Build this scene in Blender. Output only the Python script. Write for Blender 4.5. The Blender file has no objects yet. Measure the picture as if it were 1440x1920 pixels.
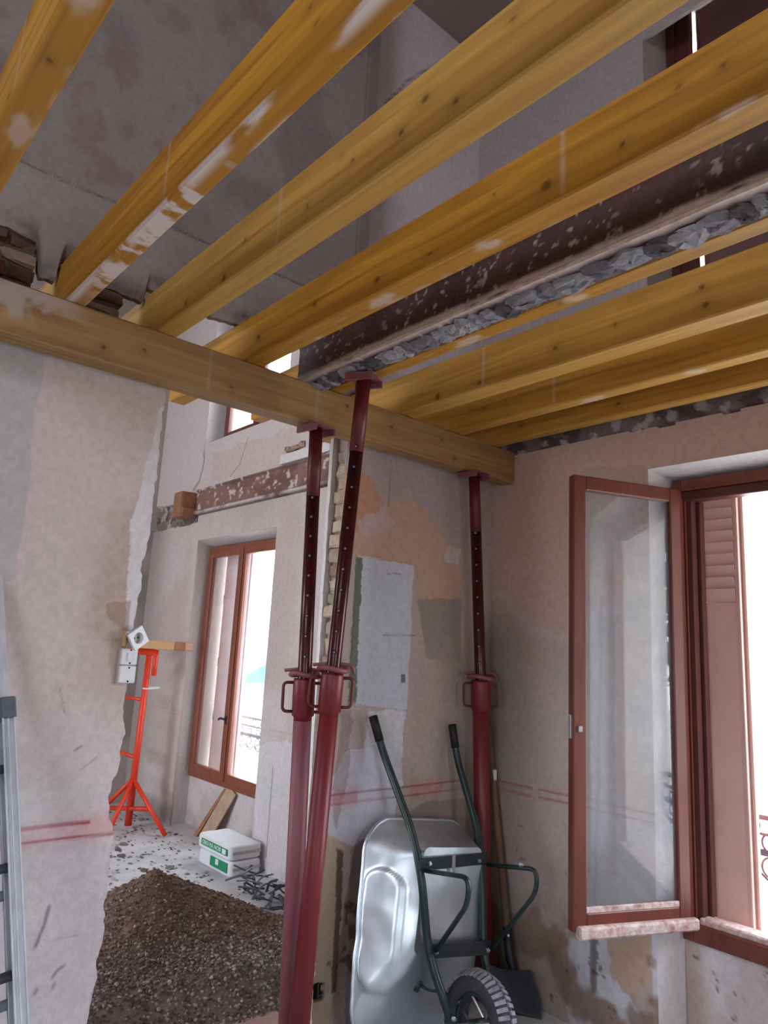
import bpy, bmesh, math, random
import numpy as np
from mathutils import Vector, Matrix
C = bpy.context.scene.collection
S = bpy.context.scene
# ------------------------------------------------------------------ camera
EYE = 1.65
yaw, pitch, roll = 0.859907921, 0.190917263, 0.0526784908
fw = np.array([math.cos(yaw)*math.cos(pitch), math.sin(yaw)*math.cos(pitch), math.sin(pitch)])
r0 = np.array([math.sin(yaw), -math.cos(yaw), 0.0]); u0 = np.cross(r0, fw)
rr = math.cos(roll)*r0+math.sin(roll)*u0; uu = -math.sin(roll)*r0+math.cos(roll)*u0
cam_d = bpy.data.cameras.new('camera'); cam = bpy.data.objects.new('camera', cam_d); C.objects.link(cam)
cam_d.sensor_fit = 'HORIZONTAL'; cam_d.sensor_width = 36.0; cam_d.lens = 1341.63/1440*36.0
cam_d.clip_start = 0.02; cam_d.clip_end = 300
cam.matrix_world = Matrix(((rr[0], uu[0], -fw[0], 0), (rr[1], uu[1], -fw[1], 0), (rr[2], uu[2], -fw[2], EYE), (0, 0, 0, 1)))
S.camera = cam
# ------------------------------------------------------------------ daylight and exposure
W = bpy.data.worlds.new('overcast_sky'); S.world = W; W.use_nodes = True
bgn = W.node_tree.nodes['Background']; bgn.inputs[0].default_value = (0.84, 0.915, 1.0, 1); bgn.inputs[1].default_value = 1.0
S.view_settings.view_transform = 'Standard'; S.view_settings.look = 'None'
S.view_settings.gamma = 1.0; S.view_settings.use_curve_mapping = False
S.view_settings.exposure = 3.68
S.cycles.max_bounces = 12; S.cycles.diffuse_bounces = 8; S.cycles.glossy_bounces = 4; S.cycles.transmission_bounces = 6; S.cycles.transparent_max_bounces = 12
S.cycles.caustics_reflective = False; S.cycles.caustics_refractive = False
def portal(name, loc, normal, w, h):
    d = bpy.data.lights.new(name, 'AREA'); d.shape = 'RECTANGLE'; d.size = w; d.size_y = h; d.energy = 1.0
    d.cycles.is_portal = True
    o = bpy.data.objects.new(name, d); C.objects.link(o)
    z = -Vector(normal).normalized(); x = Vector((0, 0, 1)).cross(z).normalized(); y = z.cross(x)
    o.matrix_world = Matrix(((x[0], y[0], z[0], loc[0]), (x[1], y[1], z[1], loc[1]), (x[2], y[2], z[2], loc[2]), (0, 0, 0, 1)))
    return o
XE, YP = 3.15, 2.68          # inner face of the outside wall, front face of the partition
ZC = 5.65                    # upper ceiling
LW, BW = -2.2, -2.4          # left wall, wall behind the camera
LEFT_OPEN = [(-1.1, -0.2, 0.9, 2.2), (3.7, 5.9, 0.9, 2.5), (-1.0, 0.8, 3.7, 5.0), (4.0, 6.0, 3.7, 5.0)]  # openings in the unseen wall, put in to brighten the rooms
LIGHT_OPEN = [('left', -1.1, -0.2, 0.9, 2.2), ('back', 0.2, 0.9, 0.9, 2.2)]
for nm, n, loc, w, h in (('portal_front_window', (-1, 0, 0), (3.62, 1.0, 1.5), 1.4, 2.1), ('portal_back_window', (-1, 0, 0), (3.62, 5.7, 1.5), 1.4, 2.1),
                         ('portal_upper_back_window', (-1, 0, 0), (3.62, 5.7, 4.35), 1.4, 1.6), ('portal_upper_front_window', (-1, 0, 0), (3.62, 1.0, 4.35), 1.4, 1.6),
                         ('portal_left_opening', (1, 0, 0), (LW-.1, -.65, 1.55), .9, 1.3), ('portal_left_back_room', (1, 0, 0), (LW-.1, 4.8, 1.7), 2.2, 1.6), ('portal_left_upper', (1, 0, 0), (LW-.1, -.1, 4.35), 1.8, 1.3), ('portal_left_upper_back', (1, 0, 0), (LW-.1, 5.0, 4.35), 2.0, 1.3),
                         ('portal_rear_opening', (0, 1, 0), (.55, BW-.1, 1.55), .7, 1.3)):
    portal(nm, loc, n, w, h)
# ------------------------------------------------------------------ helpers
rng = np.random.default_rng(7); random.seed(7)
def lin(c):
    c = np.asarray(c, float)/255.0
    return np.where(c <= 0.04045, c/12.92, ((c+0.055)/1.055)**2.4)
def lin1(*c): return tuple(float(v) for v in lin(c))
_T = rng.random((256, 256))
def vn(x, y, seed=0):
    x = np.asarray(x, float)+seed*17.31; y = np.asarray(y, float)+seed*9.77
    xi = np.floor(x).astype(int); yi = np.floor(y).astype(int); fx = x-xi; fy = y-yi
    fx = fx*fx*(3-2*fx); fy = fy*fy*(3-2*fy)
    a = _T[xi & 255, yi & 255]; b = _T[(xi+1) & 255, yi & 255]; c = _T[xi & 255, (yi+1) & 255]; d = _T[(xi+1) & 255, (yi+1) & 255]
    return (a*(1-fx)+b*fx)*(1-fy)+(c*(1-fx)+d*fx)*fy
def fbm(x, y, seed=0, oct=4):
    s = 0; a = 0.5; t = 0
    for k in range(oct):
        s = s+a*vn(x*2**k, y*2**k, seed+k*3); t += a; a *= 0.5
    return s/t
def sm(x, a, b):
    t = np.clip((x-a)/(b-a), 0, 1); return t*t*(3-2*t)
def pip(x, z, poly, jit=0.0, js=14.0, seed=1):
    if jit:
        x = x+(fbm(x*js, z*js, seed)-.5)*2*jit; z = z+(fbm(x*js, z*js, seed+40)-.5)*2*jit
    ins = np.zeros(x.shape, bool); n = len(poly)
    for i in range(n):
        x1, z1 = poly[i]; x2, z2 = poly[(i+1) % n]
        if z1 == z2: continue
        cnd = (z1 > z) != (z2 > z)
        ins ^= cnd & (x < (x2-x1)*(z-z1)/(z2-z1)+x1)
    return ins.astype(float)
def segd(x, z, pts):
    d = np.full(x.shape, 1e9)
    for (x1, z1), (x2, z2) in zip(pts[:-1], pts[1:]):
        L2 = (x2-x1)**2+(z2-z1)**2+1e-12
        t = np.clip(((x-x1)*(x2-x1)+(z-z1)*(z2-z1))/L2, 0, 1)
        d = np.minimum(d, np.hypot(x-x1-t*(x2-x1), z-z1-t*(z2-z1)))
    return d
def mix(col, rgb, m):
    m = np.asarray(m, float)[..., None]; return col*(1-m)+lin(rgb)*m
class MB:
    def __init__(s): s.v = []; s.f = []; s.c = []; s.n = 0
    def add(s, v, f, c=None):
        v = np.asarray(v, float).reshape(-1, 3); s.v.append(v)
        for q in f: s.f.append(tuple(int(i)+s.n for i in q))
        if c is not None:
            c = np.asarray(c, float)
            if c.ndim == 1: c = np.tile(c, (len(v), 1))
            s.c.append(c)
        s.n += len(v)
    def addq(s, v, quads, c=None):      # numpy faces
        s.add(v, quads.tolist(), c)
def link(name, verts, faces, mat, parent=None, base=(0, 0, 0), smooth=False, col=None, fixn=True):
    me = bpy.data.meshes.new(name)
    v = np.asarray(verts, float)-np.asarray(base, float)
    me.from_pydata(v.tolist(), [], faces)
    if fixn and len(faces) < 60000:
        bm = bmesh.new(); bm.from_mesh(me); bmesh.ops.recalc_face_normals(bm, faces=bm.faces[:]); bm.to_mesh(me); bm.free()
    if col is not None:
        at = me.color_attributes.new('Col', 'FLOAT_COLOR', 'POINT')
        a = np.ones((len(v), 4), np.float32); a[:, :col.shape[1]] = col; at.data.foreach_set('color', a.ravel())
    if smooth: me.polygons.foreach_set('use_smooth', np.ones(len(me.polygons), bool))
    me.materials.append(mat); me.update()
    o = bpy.data.objects.new(name, me); C.objects.link(o)
    if parent is not None: o.parent = parent
    else: o.location = base
    return o
def build(mb, name, mat, parent=None, base=None, smooth=False, fixn=True):
    if base is None: base = parent.matrix_world.translation if (parent is not None and parent.type == 'EMPTY') else ROOT.get(parent.name, (0, 0, 0)) if parent is not None else (0, 0, 0)
    v = np.concatenate(mb.v); col = np.concatenate(mb.c) if mb.c else None
    o = link(name, v, mb.f, mat, parent, base, smooth, col, fixn)
    ROOT[o.name] = tuple(base)
    return o
ROOT = {}
def tag(o, label=None, cat=None, group=None, kind=None):
    if label: o['label'] = label
    if cat: o['category'] = cat
    if group: o['group'] = group
    if kind: o['kind'] = kind
    return o
def thing(name, label, cat, loc, group=None):
    o = bpy.data.objects.new(name, None); C.objects.link(o); o.location = loc; o.empty_display_size = .05
    o.matrix_world = Matrix.Translation(loc); ROOT[o.name] = tuple(loc)
    return tag(o, label, cat, group)
def part(name, mb, mat, parent, smooth=False, label=None):
    o = build(mb, name, mat, parent, ROOT[parent.name], smooth)
    if label: o['label'] = label
    return o
def cbox(mb, lo, hi, ch=0.003, M=None, col=None, jit=0.0):
    lo = np.array(lo, float); hi = np.array(hi, float); cx = (lo+hi)/2; h = (hi-lo)/2; ch = min(ch, h.min()*.45)
    V = []; idx = {}
    for sx in (-1, 1):
        for sy in (-1, 1):
            for sz in (-1, 1):
                s = np.array((sx, sy, sz))
                for ax in range(3):
                    p = s*(h-ch); p[ax] = s[ax]*h[ax]; idx[(sx, sy, sz, ax)] = len(V); V.append(p+cx)
    F = []
    for ax in range(3):
        a, b = [k for k in range(3) if k != ax]
        for sg in (-1, 1):
            q = []
            for (i, j) in ((-1, -1), (1, -1), (1, 1), (-1, 1)):
                s = [0, 0, 0]; s[ax] = sg; s[a] = i; s[b] = j; q.append(idx[(*s, ax)])
            F.append(q)
    for ax in range(3):
        a, b = [k for k in range(3) if k != ax]
        for i in (-1, 1):
            for j in (-1, 1):
                s1 = [0, 0, 0]; s2 = [0, 0, 0]; s1[a] = s2[a] = i; s1[b] = s2[b] = j; s1[ax] = -1; s2[ax] = 1
                F.append([idx[(*s1, a)], idx[(*s2, a)], idx[(*s2, b)], idx[(*s1, b)]])
    for sx in (-1, 1):
        for sy in (-1, 1):
            for sz in (-1, 1): F.append([idx[(sx, sy, sz, k)] for k in range(3)])
    V = np.array(V)
    if jit: V = V+rng.normal(0, jit, V.shape)
    if M is not None: V = V@np.array(M)[:3, :3].T+np.array(M)[:3, 3]
    mb.add(V, F, col)
def fillet(pts, r, n=5):
    P = [np.array(p, float) for p in pts]; out = [P[0]]
    for i in range(1, len(P)-1):
        a = P[i-1]-P[i]; b = P[i+1]-P[i]; la = np.linalg.norm(a); lb = np.linalg.norm(b); d = min(r, la*.48, lb*.48)
        p0 = P[i]+a/la*d; p1 = P[i]+b/lb*d
        for k in range(n+1):
            t = k/n; out.append((1-t)**2*p0+2*t*(1-t)*P[i]+t*t*p1)
    out.append(P[-1]); return out
def tube(mb, pts, r, n=10, cap=True, col=None, flat=None, closed=False):
    P = np.array(pts, float); m = len(P); T = np.zeros_like(P)
    for i in range(m):
        if closed: t = P[(i+1) % m]-P[i-1]
        else: t = P[min(i+1, m-1)]-P[max(i-1, 0)]
        T[i] = t/(np.linalg.norm(t)+1e-12)
    ref = np.array((0, 0, 1.)) if abs(T[0][2]) < .9 else np.array((1., 0, 0))
    u = np.cross(T[0], ref); u /= np.linalg.norm(u); V = []
    rad = np.full(m, r) if np.isscalar(r) else np.array(r)
    for i in range(m):
        u = u-T[i]*(u@T[i]); u /= np.linalg.norm(u); w = np.cross(T[i], u)
        for k in range(n):
            a = 2*math.pi*k/n; s = (1, 1) if flat is None else flat
            V.append(P[i]+rad[i]*(s[0]*math.cos(a)*u+s[1]*math.sin(a)*w))
    F = []
    for i in range(m if closed else m-1):
        j = (i+1) % m
        for k in range(n):
            k2 = (k+1) % n; F.append((i*n+k, i*n+k2, j*n+k2, j*n+k))
    if cap and not closed:
        F.append(tuple(range(n-1, -1, -1))); F.append(tuple((m-1)*n+k for k in range(n)))
    mb.add(V, F, col)
def disc(mb, c, nrm, r, h, n=12, r2=None, col=None):
    c = np.array(c, float); nrm = np.array(nrm, float); nrm /= np.linalg.norm(nrm)
    tube(mb, [c-nrm*h/2, c+nrm*h/2], [r, r if r2 is None else r2], n, col=col)
def gridf(nu, nv):
    i, j = np.meshgrid(np.arange(nu-1), np.arange(nv-1), indexing='ij'); a = (i*nv+j).ravel()
    return np.stack([a, a+nv, a+nv+1, a+1], 1)
def sheet(mb, axis, const, s, t, xfun, zfun, colf, hfun=None, rim=0.012, sgn=1, rims=(1, 1, 1, 1)):
    """wall skin: s,t in 0..1 arrays mapped by xfun(s,t), zfun(s,t); axis 'X' or 'Y' constant; rim gives the skin its thickness"""
    Sg, Tg = np.meshgrid(s, t, indexing='ij'); h = xfun(Sg, Tg); z = zfun(Sg, Tg, h)
    d = hfun(h, z) if hfun is not None else np.zeros_like(h)
    nu, nv = h.shape; col = colf(h, z); k = const-sgn*d
    P = np.stack([k, h, z] if axis == 'X' else [h, k, z], -1)
    mb.addq(P.reshape(-1, 3), gridf(nu, nv), col.reshape(-1, 3))
    off = np.array((sgn*rim, 0, 0)) if axis == 'X' else np.array((0, sgn*rim, 0))
    edges = [P[0], P[-1], P[:, 0], P[:, -1]]; cols = [col[0], col[-1], col[:, 0], col[:, -1]]
    for e, c, on in zip(edges, cols, rims):
        if not on: continue
        n = len(e); v = np.concatenate([e, e+off])
        q = np.stack([np.arange(n-1), np.arange(1, n), np.arange(1, n)+n, np.arange(n-1)+n], 1)
        mb.addq(v, q, np.concatenate([c, c*.9]))
def quad(mb, a, b, c, d, col=None): mb.add([a, b, c, d], [(0, 1, 2, 3)], col)
# ------------------------------------------------------------------ materials
def nodes(name):
    m = bpy.data.materials.new(name); m.use_nodes = True; nt = m.node_tree; b = nt.nodes['Principled BSDF']
    return m, nt, b
def N(nt, typ, **kw):
    n = nt.nodes.new(typ)
    for k, v in kw.items():
        if k.startswith('i_'): n.inputs[int(k[2:])].default_value = v
        else: setattr(n, k, v)
    return n
def mat(name, rgb, rough=.6, metal=0., var=.15, scale=8., bump=0., bscale=60., rgb2=None, spec=.5, stretch=None):
    m, nt, b = nodes(name); L = nt.links
    tc = N(nt, 'ShaderNodeTexCoord'); mp = N(nt, 'ShaderNodeMapping'); L.new(tc.outputs['Object'], mp.inputs[0])
    if stretch: mp.inputs['Scale'].default_value = stretch
    no = N(nt, 'ShaderNodeTexNoise'); no.inputs['Scale'].default_value = scale; no.inputs['Detail'].default_value = 5; no.inputs['Roughness'].default_value = .65
    L.new(mp.outputs[0], no.inputs['Vector'])
    a = lin(rgb); c2 = lin(rgb2) if rgb2 is not None else a*(1-var*1.6)
    rp = N(nt, 'ShaderNodeValToRGB'); L.new(no.outputs['Fac'], rp.inputs[0])
    rp.color_ramp.elements[0].position = .32; rp.color_ramp.elements[1].position = .68
    rp.color_ramp.elements[0].color = (*c2, 1); rp.color_ramp.elements[1].color = (*np.clip(a*(1+var*.5), 0, 1), 1)
    L.new(rp.outputs[0], b.inputs['Base Color']); b.inputs['Roughness'].default_value = rough; b.inputs['Metallic'].default_value = metal
    b.inputs['Specular IOR Level'].default_value = spec
    if bump:
        n2 = N(nt, 'ShaderNodeTexNoise'); n2.inputs['Scale'].default_value = bscale; n2.inputs['Detail'].default_value = 4; L.new(mp.outputs[0], n2.inputs['Vector'])
        bp = N(nt, 'ShaderNodeBump'); bp.inputs['Strength'].default_value = bump; bp.inputs['Distance'].default_value = .01
        L.new(n2.outputs['Fac'], bp.inputs['Height']); L.new(bp.outputs[0], b.inputs['Normal'])
    return m
def mat_attr(name, rough=.9, cool=(1, 1, 1), metal=0., fine=.12, scale=35., bump=.25, bscale=90., spec=.25):
    m, nt, b = nodes(name); L = nt.links
    at = N(nt, 'ShaderNodeVertexColor'); at.layer_name = 'Col'
    tc = N(nt, 'ShaderNodeTexCoord'); no = N(nt, 'ShaderNodeTexNoise'); no.inputs['Scale'].default_value = scale; no.inputs['Detail'].default_value = 6; no.inputs['Roughness'].default_value = .7
    L.new(tc.outputs['Object'], no.inputs['Vector'])
    mr = N(nt, 'ShaderNodeMapRange'); mr.inputs[1].default_value = .3; mr.inputs[2].default_value = .7; mr.inputs[3].default_value = 1-fine; mr.inputs[4].default_value = 1+fine
    L.new(no.outputs['Fac'], mr.inputs[0])
    mx = N(nt, 'ShaderNodeVectorMath', operation='SCALE'); L.new(at.outputs['Color'], mx.inputs[0]); L.new(mr.outputs[0], mx.inputs['Scale'])
    cl_ = N(nt, 'ShaderNodeVectorMath', operation='MULTIPLY'); cl_.inputs[1].default_value = cool; L.new(mx.outputs[0], cl_.inputs[0])
    L.new(cl_.outputs[0], b.inputs['Base Color']); b.inputs['Roughness'].default_value = rough; b.inputs['Metallic'].default_value = metal; b.inputs['Specular IOR Level'].default_value = spec
    if bump:
        n2 = N(nt, 'ShaderNodeTexNoise'); n2.inputs['Scale'].default_value = bscale; n2.inputs['Detail'].default_value = 5; L.new(tc.outputs['Object'], n2.inputs['Vector'])
        bp = N(nt, 'ShaderNodeBump'); bp.inputs['Strength'].default_value = bump; bp.inputs['Distance'].default_value = .008
        L.new(n2.outputs['Fac'], bp.inputs['Height']); L.new(bp.outputs[0], b.inputs['Normal'])
    return m
def mat_timber(name, k=1.0):
    # Col.r knots, Col.g white plaster smear, Col.b hue (0 pale .. 1 orange)
    m, nt, b = nodes(name); L = nt.links
    at = N(nt, 'ShaderNodeVertexColor'); at.layer_name = 'Col'; sp = N(nt, 'ShaderNodeSeparateColor'); L.new(at.outputs['Color'], sp.inputs[0])
    tc = N(nt, 'ShaderNodeTexCoord'); mp = N(nt, 'ShaderNodeMapping'); mp.inputs['Scale'].default_value = TIMBER_SCALE; L.new(tc.outputs['Object'], mp.inputs[0])
    n1 = N(nt, 'ShaderNodeTexNoise'); n1.inputs['Scale'].default_value = 1.0; n1.inputs['Detail'].default_value = 6; n1.inputs['Distortion'].default_value = .6; L.new(mp.outputs[0], n1.inputs['Vector'])
    rp = N(nt, 'ShaderNodeValToRGB'); rp.color_ramp.elements[0].position = .3; rp.color_ramp.elements[1].position = .72
    rp.color_ramp.elements[0].color = (*lin((150, 98, 24)), 1); rp.color_ramp.elements[1].color = (*lin((198, 142, 44)), 1)
    L.new(n1.outputs['Fac'], rp.inputs[0])
    rq = N(nt, 'ShaderNodeValToRGB'); rq.color_ramp.elements[0].position = .3; rq.color_ramp.elements[1].position = .72
    rq.color_ramp.elements[0].color = (*lin((178, 134, 66)), 1); rq.color_ramp.elements[1].color = (*lin((212, 172, 98)), 1); L.new(n1.outputs['Fac'], rq.inputs[0])
    m1 = N(nt, 'ShaderNodeMix', data_type='RGBA'); L.new(sp.outputs[2], m1.inputs[0]); L.new(rq.outputs[0], m1.inputs[6]); L.new(rp.outputs[0], m1.inputs[7])
    m2 = N(nt, 'ShaderNodeMix', data_type='RGBA'); m2.inputs[7].default_value = (*lin((96, 62, 22)), 1); L.new(sp.outputs[0], m2.inputs[0]); L.new(m1.outputs[2], m2.inputs[6])
    m3 = N(nt, 'ShaderNodeMix', data_type='RGBA'); m3.inputs[7].default_value = (*lin((226, 214, 208)), 1); L.new(sp.outputs[1], m3.inputs[0]); L.new(m2.outputs[2], m3.inputs[6])
    hs = N(nt, 'ShaderNodeHueSaturation'); hs.inputs['Value'].default_value = k*.96; hs.inputs['Saturation'].default_value = 1.0 if k == 1 else .84; L.new(m3.outputs[2], hs.inputs['Color']); L.new(hs.outputs[0], b.inputs['Base Color']); b.inputs['Roughness'].default_value = .6; b.inputs['Specular IOR Level'].default_value = .3
    bp = N(nt, 'ShaderNodeBump'); bp.inputs['Strength'].default_value = .18; bp.inputs['Distance'].default_value = .004; L.new(n1.outputs['Fac'], bp.inputs['Height']); L.new(bp.outputs[0], b.inputs['Normal'])
    return m
TIMBER_SCALE = (34, 1.6, 34); M_joist = mat_timber('yellow_joist_timber')
TIMBER_SCALE = (1.6, 34, 34); M_carrier = mat_timber('shaded_carrier_timber', .72)  # darkened joist timber: shadow on the beam's front put into the colour
M_wall = mat_attr('old_plaster', cool=(.97, .985, 1.015))
M_stone = mat_attr('brick_rubble', bump=.6, bscale=60, fine=.25)
M_floor = mat('dusty_concrete', (205, 203, 206), .9, var=.18, scale=3.5, bump=.3, bscale=40)
M_ceil = mat('upper_ceiling_plaster', (150, 138, 134), .9, var=.08, scale=2)
M_outer = mat('outer_render', (205, 195, 185), .9, var=.05)
M_frame = mat('varnished_red_brown_window_wood', (116, 58, 46), .38, var=.18, scale=6, bump=.05, bscale=40, stretch=(6, 6, .5))
M_frame2 = mat('orange_varnished_window_wood', (140, 80, 60), .4, var=.15, scale=6, stretch=(6, 6, .5))
M_frame_d = mat('dark_red_window_frame', (86, 42, 38), .45, var=.15, scale=6)
M_dust = mat('plaster_dust_on_rail', (222, 208, 206), .95, var=.15, scale=30, rgb2=(170, 120, 112))
M_shutter = mat('brown_painted_shutter_metal', (230, 190, 180), .45, var=.06, scale=5)
M_steel = mat_attr('brown_painted_steel', rough=.6, fine=.2, bump=.3, bscale=40, spec=.4)
M_prop = mat('dark_red_painted_steel', (104, 20, 26), .42, var=.2, scale=9, bump=.08, rgb2=(72, 16, 24), stretch=(3, 3, 1))
M_prop_o = mat('red_painted_outer_tube', (110, 26, 33), .42, var=.2, scale=9, bump=.08, rgb2=(108, 24, 32), stretch=(3, 3, 1))
M_prop_d = mat('worn_red_painted_steel', (128, 50, 58), .5, var=.25, scale=10, rgb2=(120, 84, 98), stretch=(4, 4, 1))
M_inner = mat('dark_maroon_inner_tube', (72, 20, 28), .25, metal=.35, var=.2, scale=7)
M_black = mat('black_hole', (16, 12, 14), .9)
M_pin = mat('bright_hole_dot', (150, 140, 140), .5, metal=.2)
M_orange = mat('orange_painted_steel', (226, 62, 34), .42, var=.1, scale=8)
M_alu = mat('ladder_aluminium', (214, 218, 226), .42, metal=.5, var=.12, scale=10, stretch=(4, 4, .6))
M_alu_d = mat('grey_ladder_plastic', (96, 100, 108), .6)
M_galv = mat('galvanised_sheet', (222, 232, 240), .36, metal=.92, var=.1, scale=7, bump=.06, bscale=10)
M_green = mat('dark_green_painted_tube', (24, 48, 44), .35, var=.15, scale=10)
M_dkbar = mat('dark_grey_flat_bar', (38, 46, 50), .45, var=.15)
M_grip = mat('black_rubber_grip', (22, 23, 28), .6)
M_bolt = mat('zinc_bolt', (205, 208, 212), .3, metal=.9)
M_tyre = mat('dusty_black_tyre', (70, 70, 78), .85, var=.3, scale=14, bump=.2)
M_tread = mat('dusty_grey_tread', (150, 150, 160), .9, var=.3, scale=40)
M_shaft = mat('grey_brown_shovel_shaft', (120, 88, 72), .7, var=.15, scale=10, stretch=(8, 8, 1))
M_blade = mat('dark_blue_steel_blade', (30, 32, 44), .5, var=.2)
M_rawwood = mat('raw_pine_block', (205, 160, 112), .7, var=.12, scale=12, stretch=(2, 10, 10))
M_shutter_backlit = mat('backlit_shutter_metal', (104, 76, 74), .55, var=.06, scale=5)  # darkened copy of the shutter metal, backlit shade put into the colour
M_stub = mat('old_orange_brown_timber', (160, 110, 82), .75, var=.18, scale=10)
M_bag = mat('white_paper_sack', (228, 230, 232), .55, var=.04, scale=6, bump=.15, bscale=12)
M_bagside = mat('greyish_sack_end', (186, 180, 176), .65, var=.08, scale=8)
M_label = mat('green_print', (34, 140, 96), .55, var=.06)
M_print = mat('white_print', (226, 236, 232), .55, var=.03)
M_card = mat('torn_buff_board', (190, 164, 138), .85, var=.15, scale=10)
M_scrap = mat('dark_grey_scrap', (54, 56, 66), .5, var=.3, scale=20)
M_scrap2 = mat('bluish_grey_scrap', (110, 118, 132), .4, metal=.5, var=.2)
M_plastic = mat('off_white_switch_plastic', (222, 222, 226), .4, var=.03)
M_plastic_d = mat('beige_socket_recess', (176, 166, 150), .5, var=.05)
M_iron = mat('wrought_iron_brown', (110, 80, 84), .55, var=.15)
M_iron_d = mat('wrought_iron_bar', (62, 56, 74), .55)
M_pebble = mat_attr('gravel_stones', rough=.9, fine=.2, bump=.2)
M_leaf = mat('tree_leaves', (58, 92, 44), .6, var=.4, scale=3, rgb2=(24, 50, 26)); M_bark = mat('tree_bark', (84, 70, 60), .9, bump=.5)
M_ground = mat('pale_bounce_paving', (216, 212, 206), .95, var=.2, scale=.6)  # ground made pale to bounce sky light up onto the joists
M_tie = mat('white_wire_tie', (235, 235, 235), .4)
def mat_glass(name, dust):
    m, nt, b = nodes(name); L = nt.links; nt.nodes.remove(b); out = nt.nodes['Material Output']
    tr = N(nt, 'ShaderNodeBsdfTransparent'); gl = N(nt, 'ShaderNodeBsdfGlossy'); gl.inputs['Roughness'].default_value = .02
    df = N(nt, 'ShaderNodeBsdfDiffuse'); df.inputs[0].default_value = (*lin((196, 210, 226)), 1)  # dust film, tinted blue to carry a grey-blue reflection as well
    geo = N(nt, 'ShaderNodeNewGeometry'); dt = N(nt, 'ShaderNodeVectorMath', operation='DOT_PRODUCT'); L.new(geo.outputs['Normal'], dt.inputs[0]); L.new(geo.outputs['Incoming'], dt.inputs[1])
    ab = N(nt, 'ShaderNodeMath', operation='ABSOLUTE'); L.new(dt.outputs['Value'], ab.inputs[0])
    om = N(nt, 'ShaderNodeMath', operation='SUBTRACT'); om.inputs[0].default_value = 1.0; L.new(ab.outputs[0], om.inputs[1])
    pw = N(nt, 'ShaderNodeMath', operation='POWER'); L.new(om.outputs[0], pw.inputs[0]); pw.inputs[1].default_value = 5.0
    fr = N(nt, 'ShaderNodeMapRange'); L.new(pw.outputs[0], fr.inputs[0]); fr.inputs[3].default_value = .09; fr.inputs[4].default_value = 1.0   # Schlick reflectance
    a = N(nt, 'ShaderNodeMixShader'); L.new(fr.outputs[0], a.inputs[0]); L.new(tr.outputs[0], a.inputs[1]); L.new(gl.outputs[0], a.inputs[2])
    tc = N(nt, 'ShaderNodeTexCoord'); no = N(nt, 'ShaderNodeTexNoise'); no.inputs['Scale'].default_value = 5; no.inputs['Detail'].default_value = 6; L.new(tc.outputs['Object'], no.inputs['Vector'])
    mr = N(nt, 'ShaderNodeMapRange'); mr.inputs[1].default_value = .3; mr.inputs[2].default_value = .7; mr.inputs[3].default_value = dust*.6; mr.inputs[4].default_value = dust*1.4; L.new(no.outputs['Fac'], mr.inputs[0])
    tl = N(nt, 'ShaderNodeBsdfTranslucent'); tl.inputs[0].default_value = (*lin((214, 218, 224)), 1)
    dd = N(nt, 'ShaderNodeMixShader'); dd.inputs[0].default_value = .5; L.new(df.outputs[0], dd.inputs[1]); L.new(tl.outputs[0], dd.inputs[2])
    c = N(nt, 'ShaderNodeMixShader'); L.new(mr.outputs[0], c.inputs[0]); L.new(a.outputs[0], c.inputs[1]); L.new(dd.outputs[0], c.inputs[2]); L.new(c.outputs[0], out.inputs[0])
    return m
M_glass = mat_glass('dusty_window_glass', .20); M_glass2 = mat_glass('hazy_window_glass', .08)  # film on the closed panes put in as bright white haze
# ================================================================== SETTING
def A(lo, hi, step): return np.linspace(0, 1, max(2, int(abs(hi-lo)/step)+1))
def lerp(a, b, s): return a+(b-a)*s
def box_mb(*bs, col=None):
    mb = MB()
    for lo, hi in bs: cbox(mb, lo, hi, .002, col=col)
    return mb
# floor and ceiling
mb = MB(); cbox(mb, (LW-.2, BW-.2, -.15), (XE+.45, 7.7, 0), .002)
tag(build(mb, 'floor', M_floor), kind='structure')
mb = MB(); cbox(mb, (LW-.2, BW-.2, ZC), (XE+.45, 7.7, ZC+.2), .002)
tag(build(mb, 'ceiling', M_ceil), kind='structure')
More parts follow.
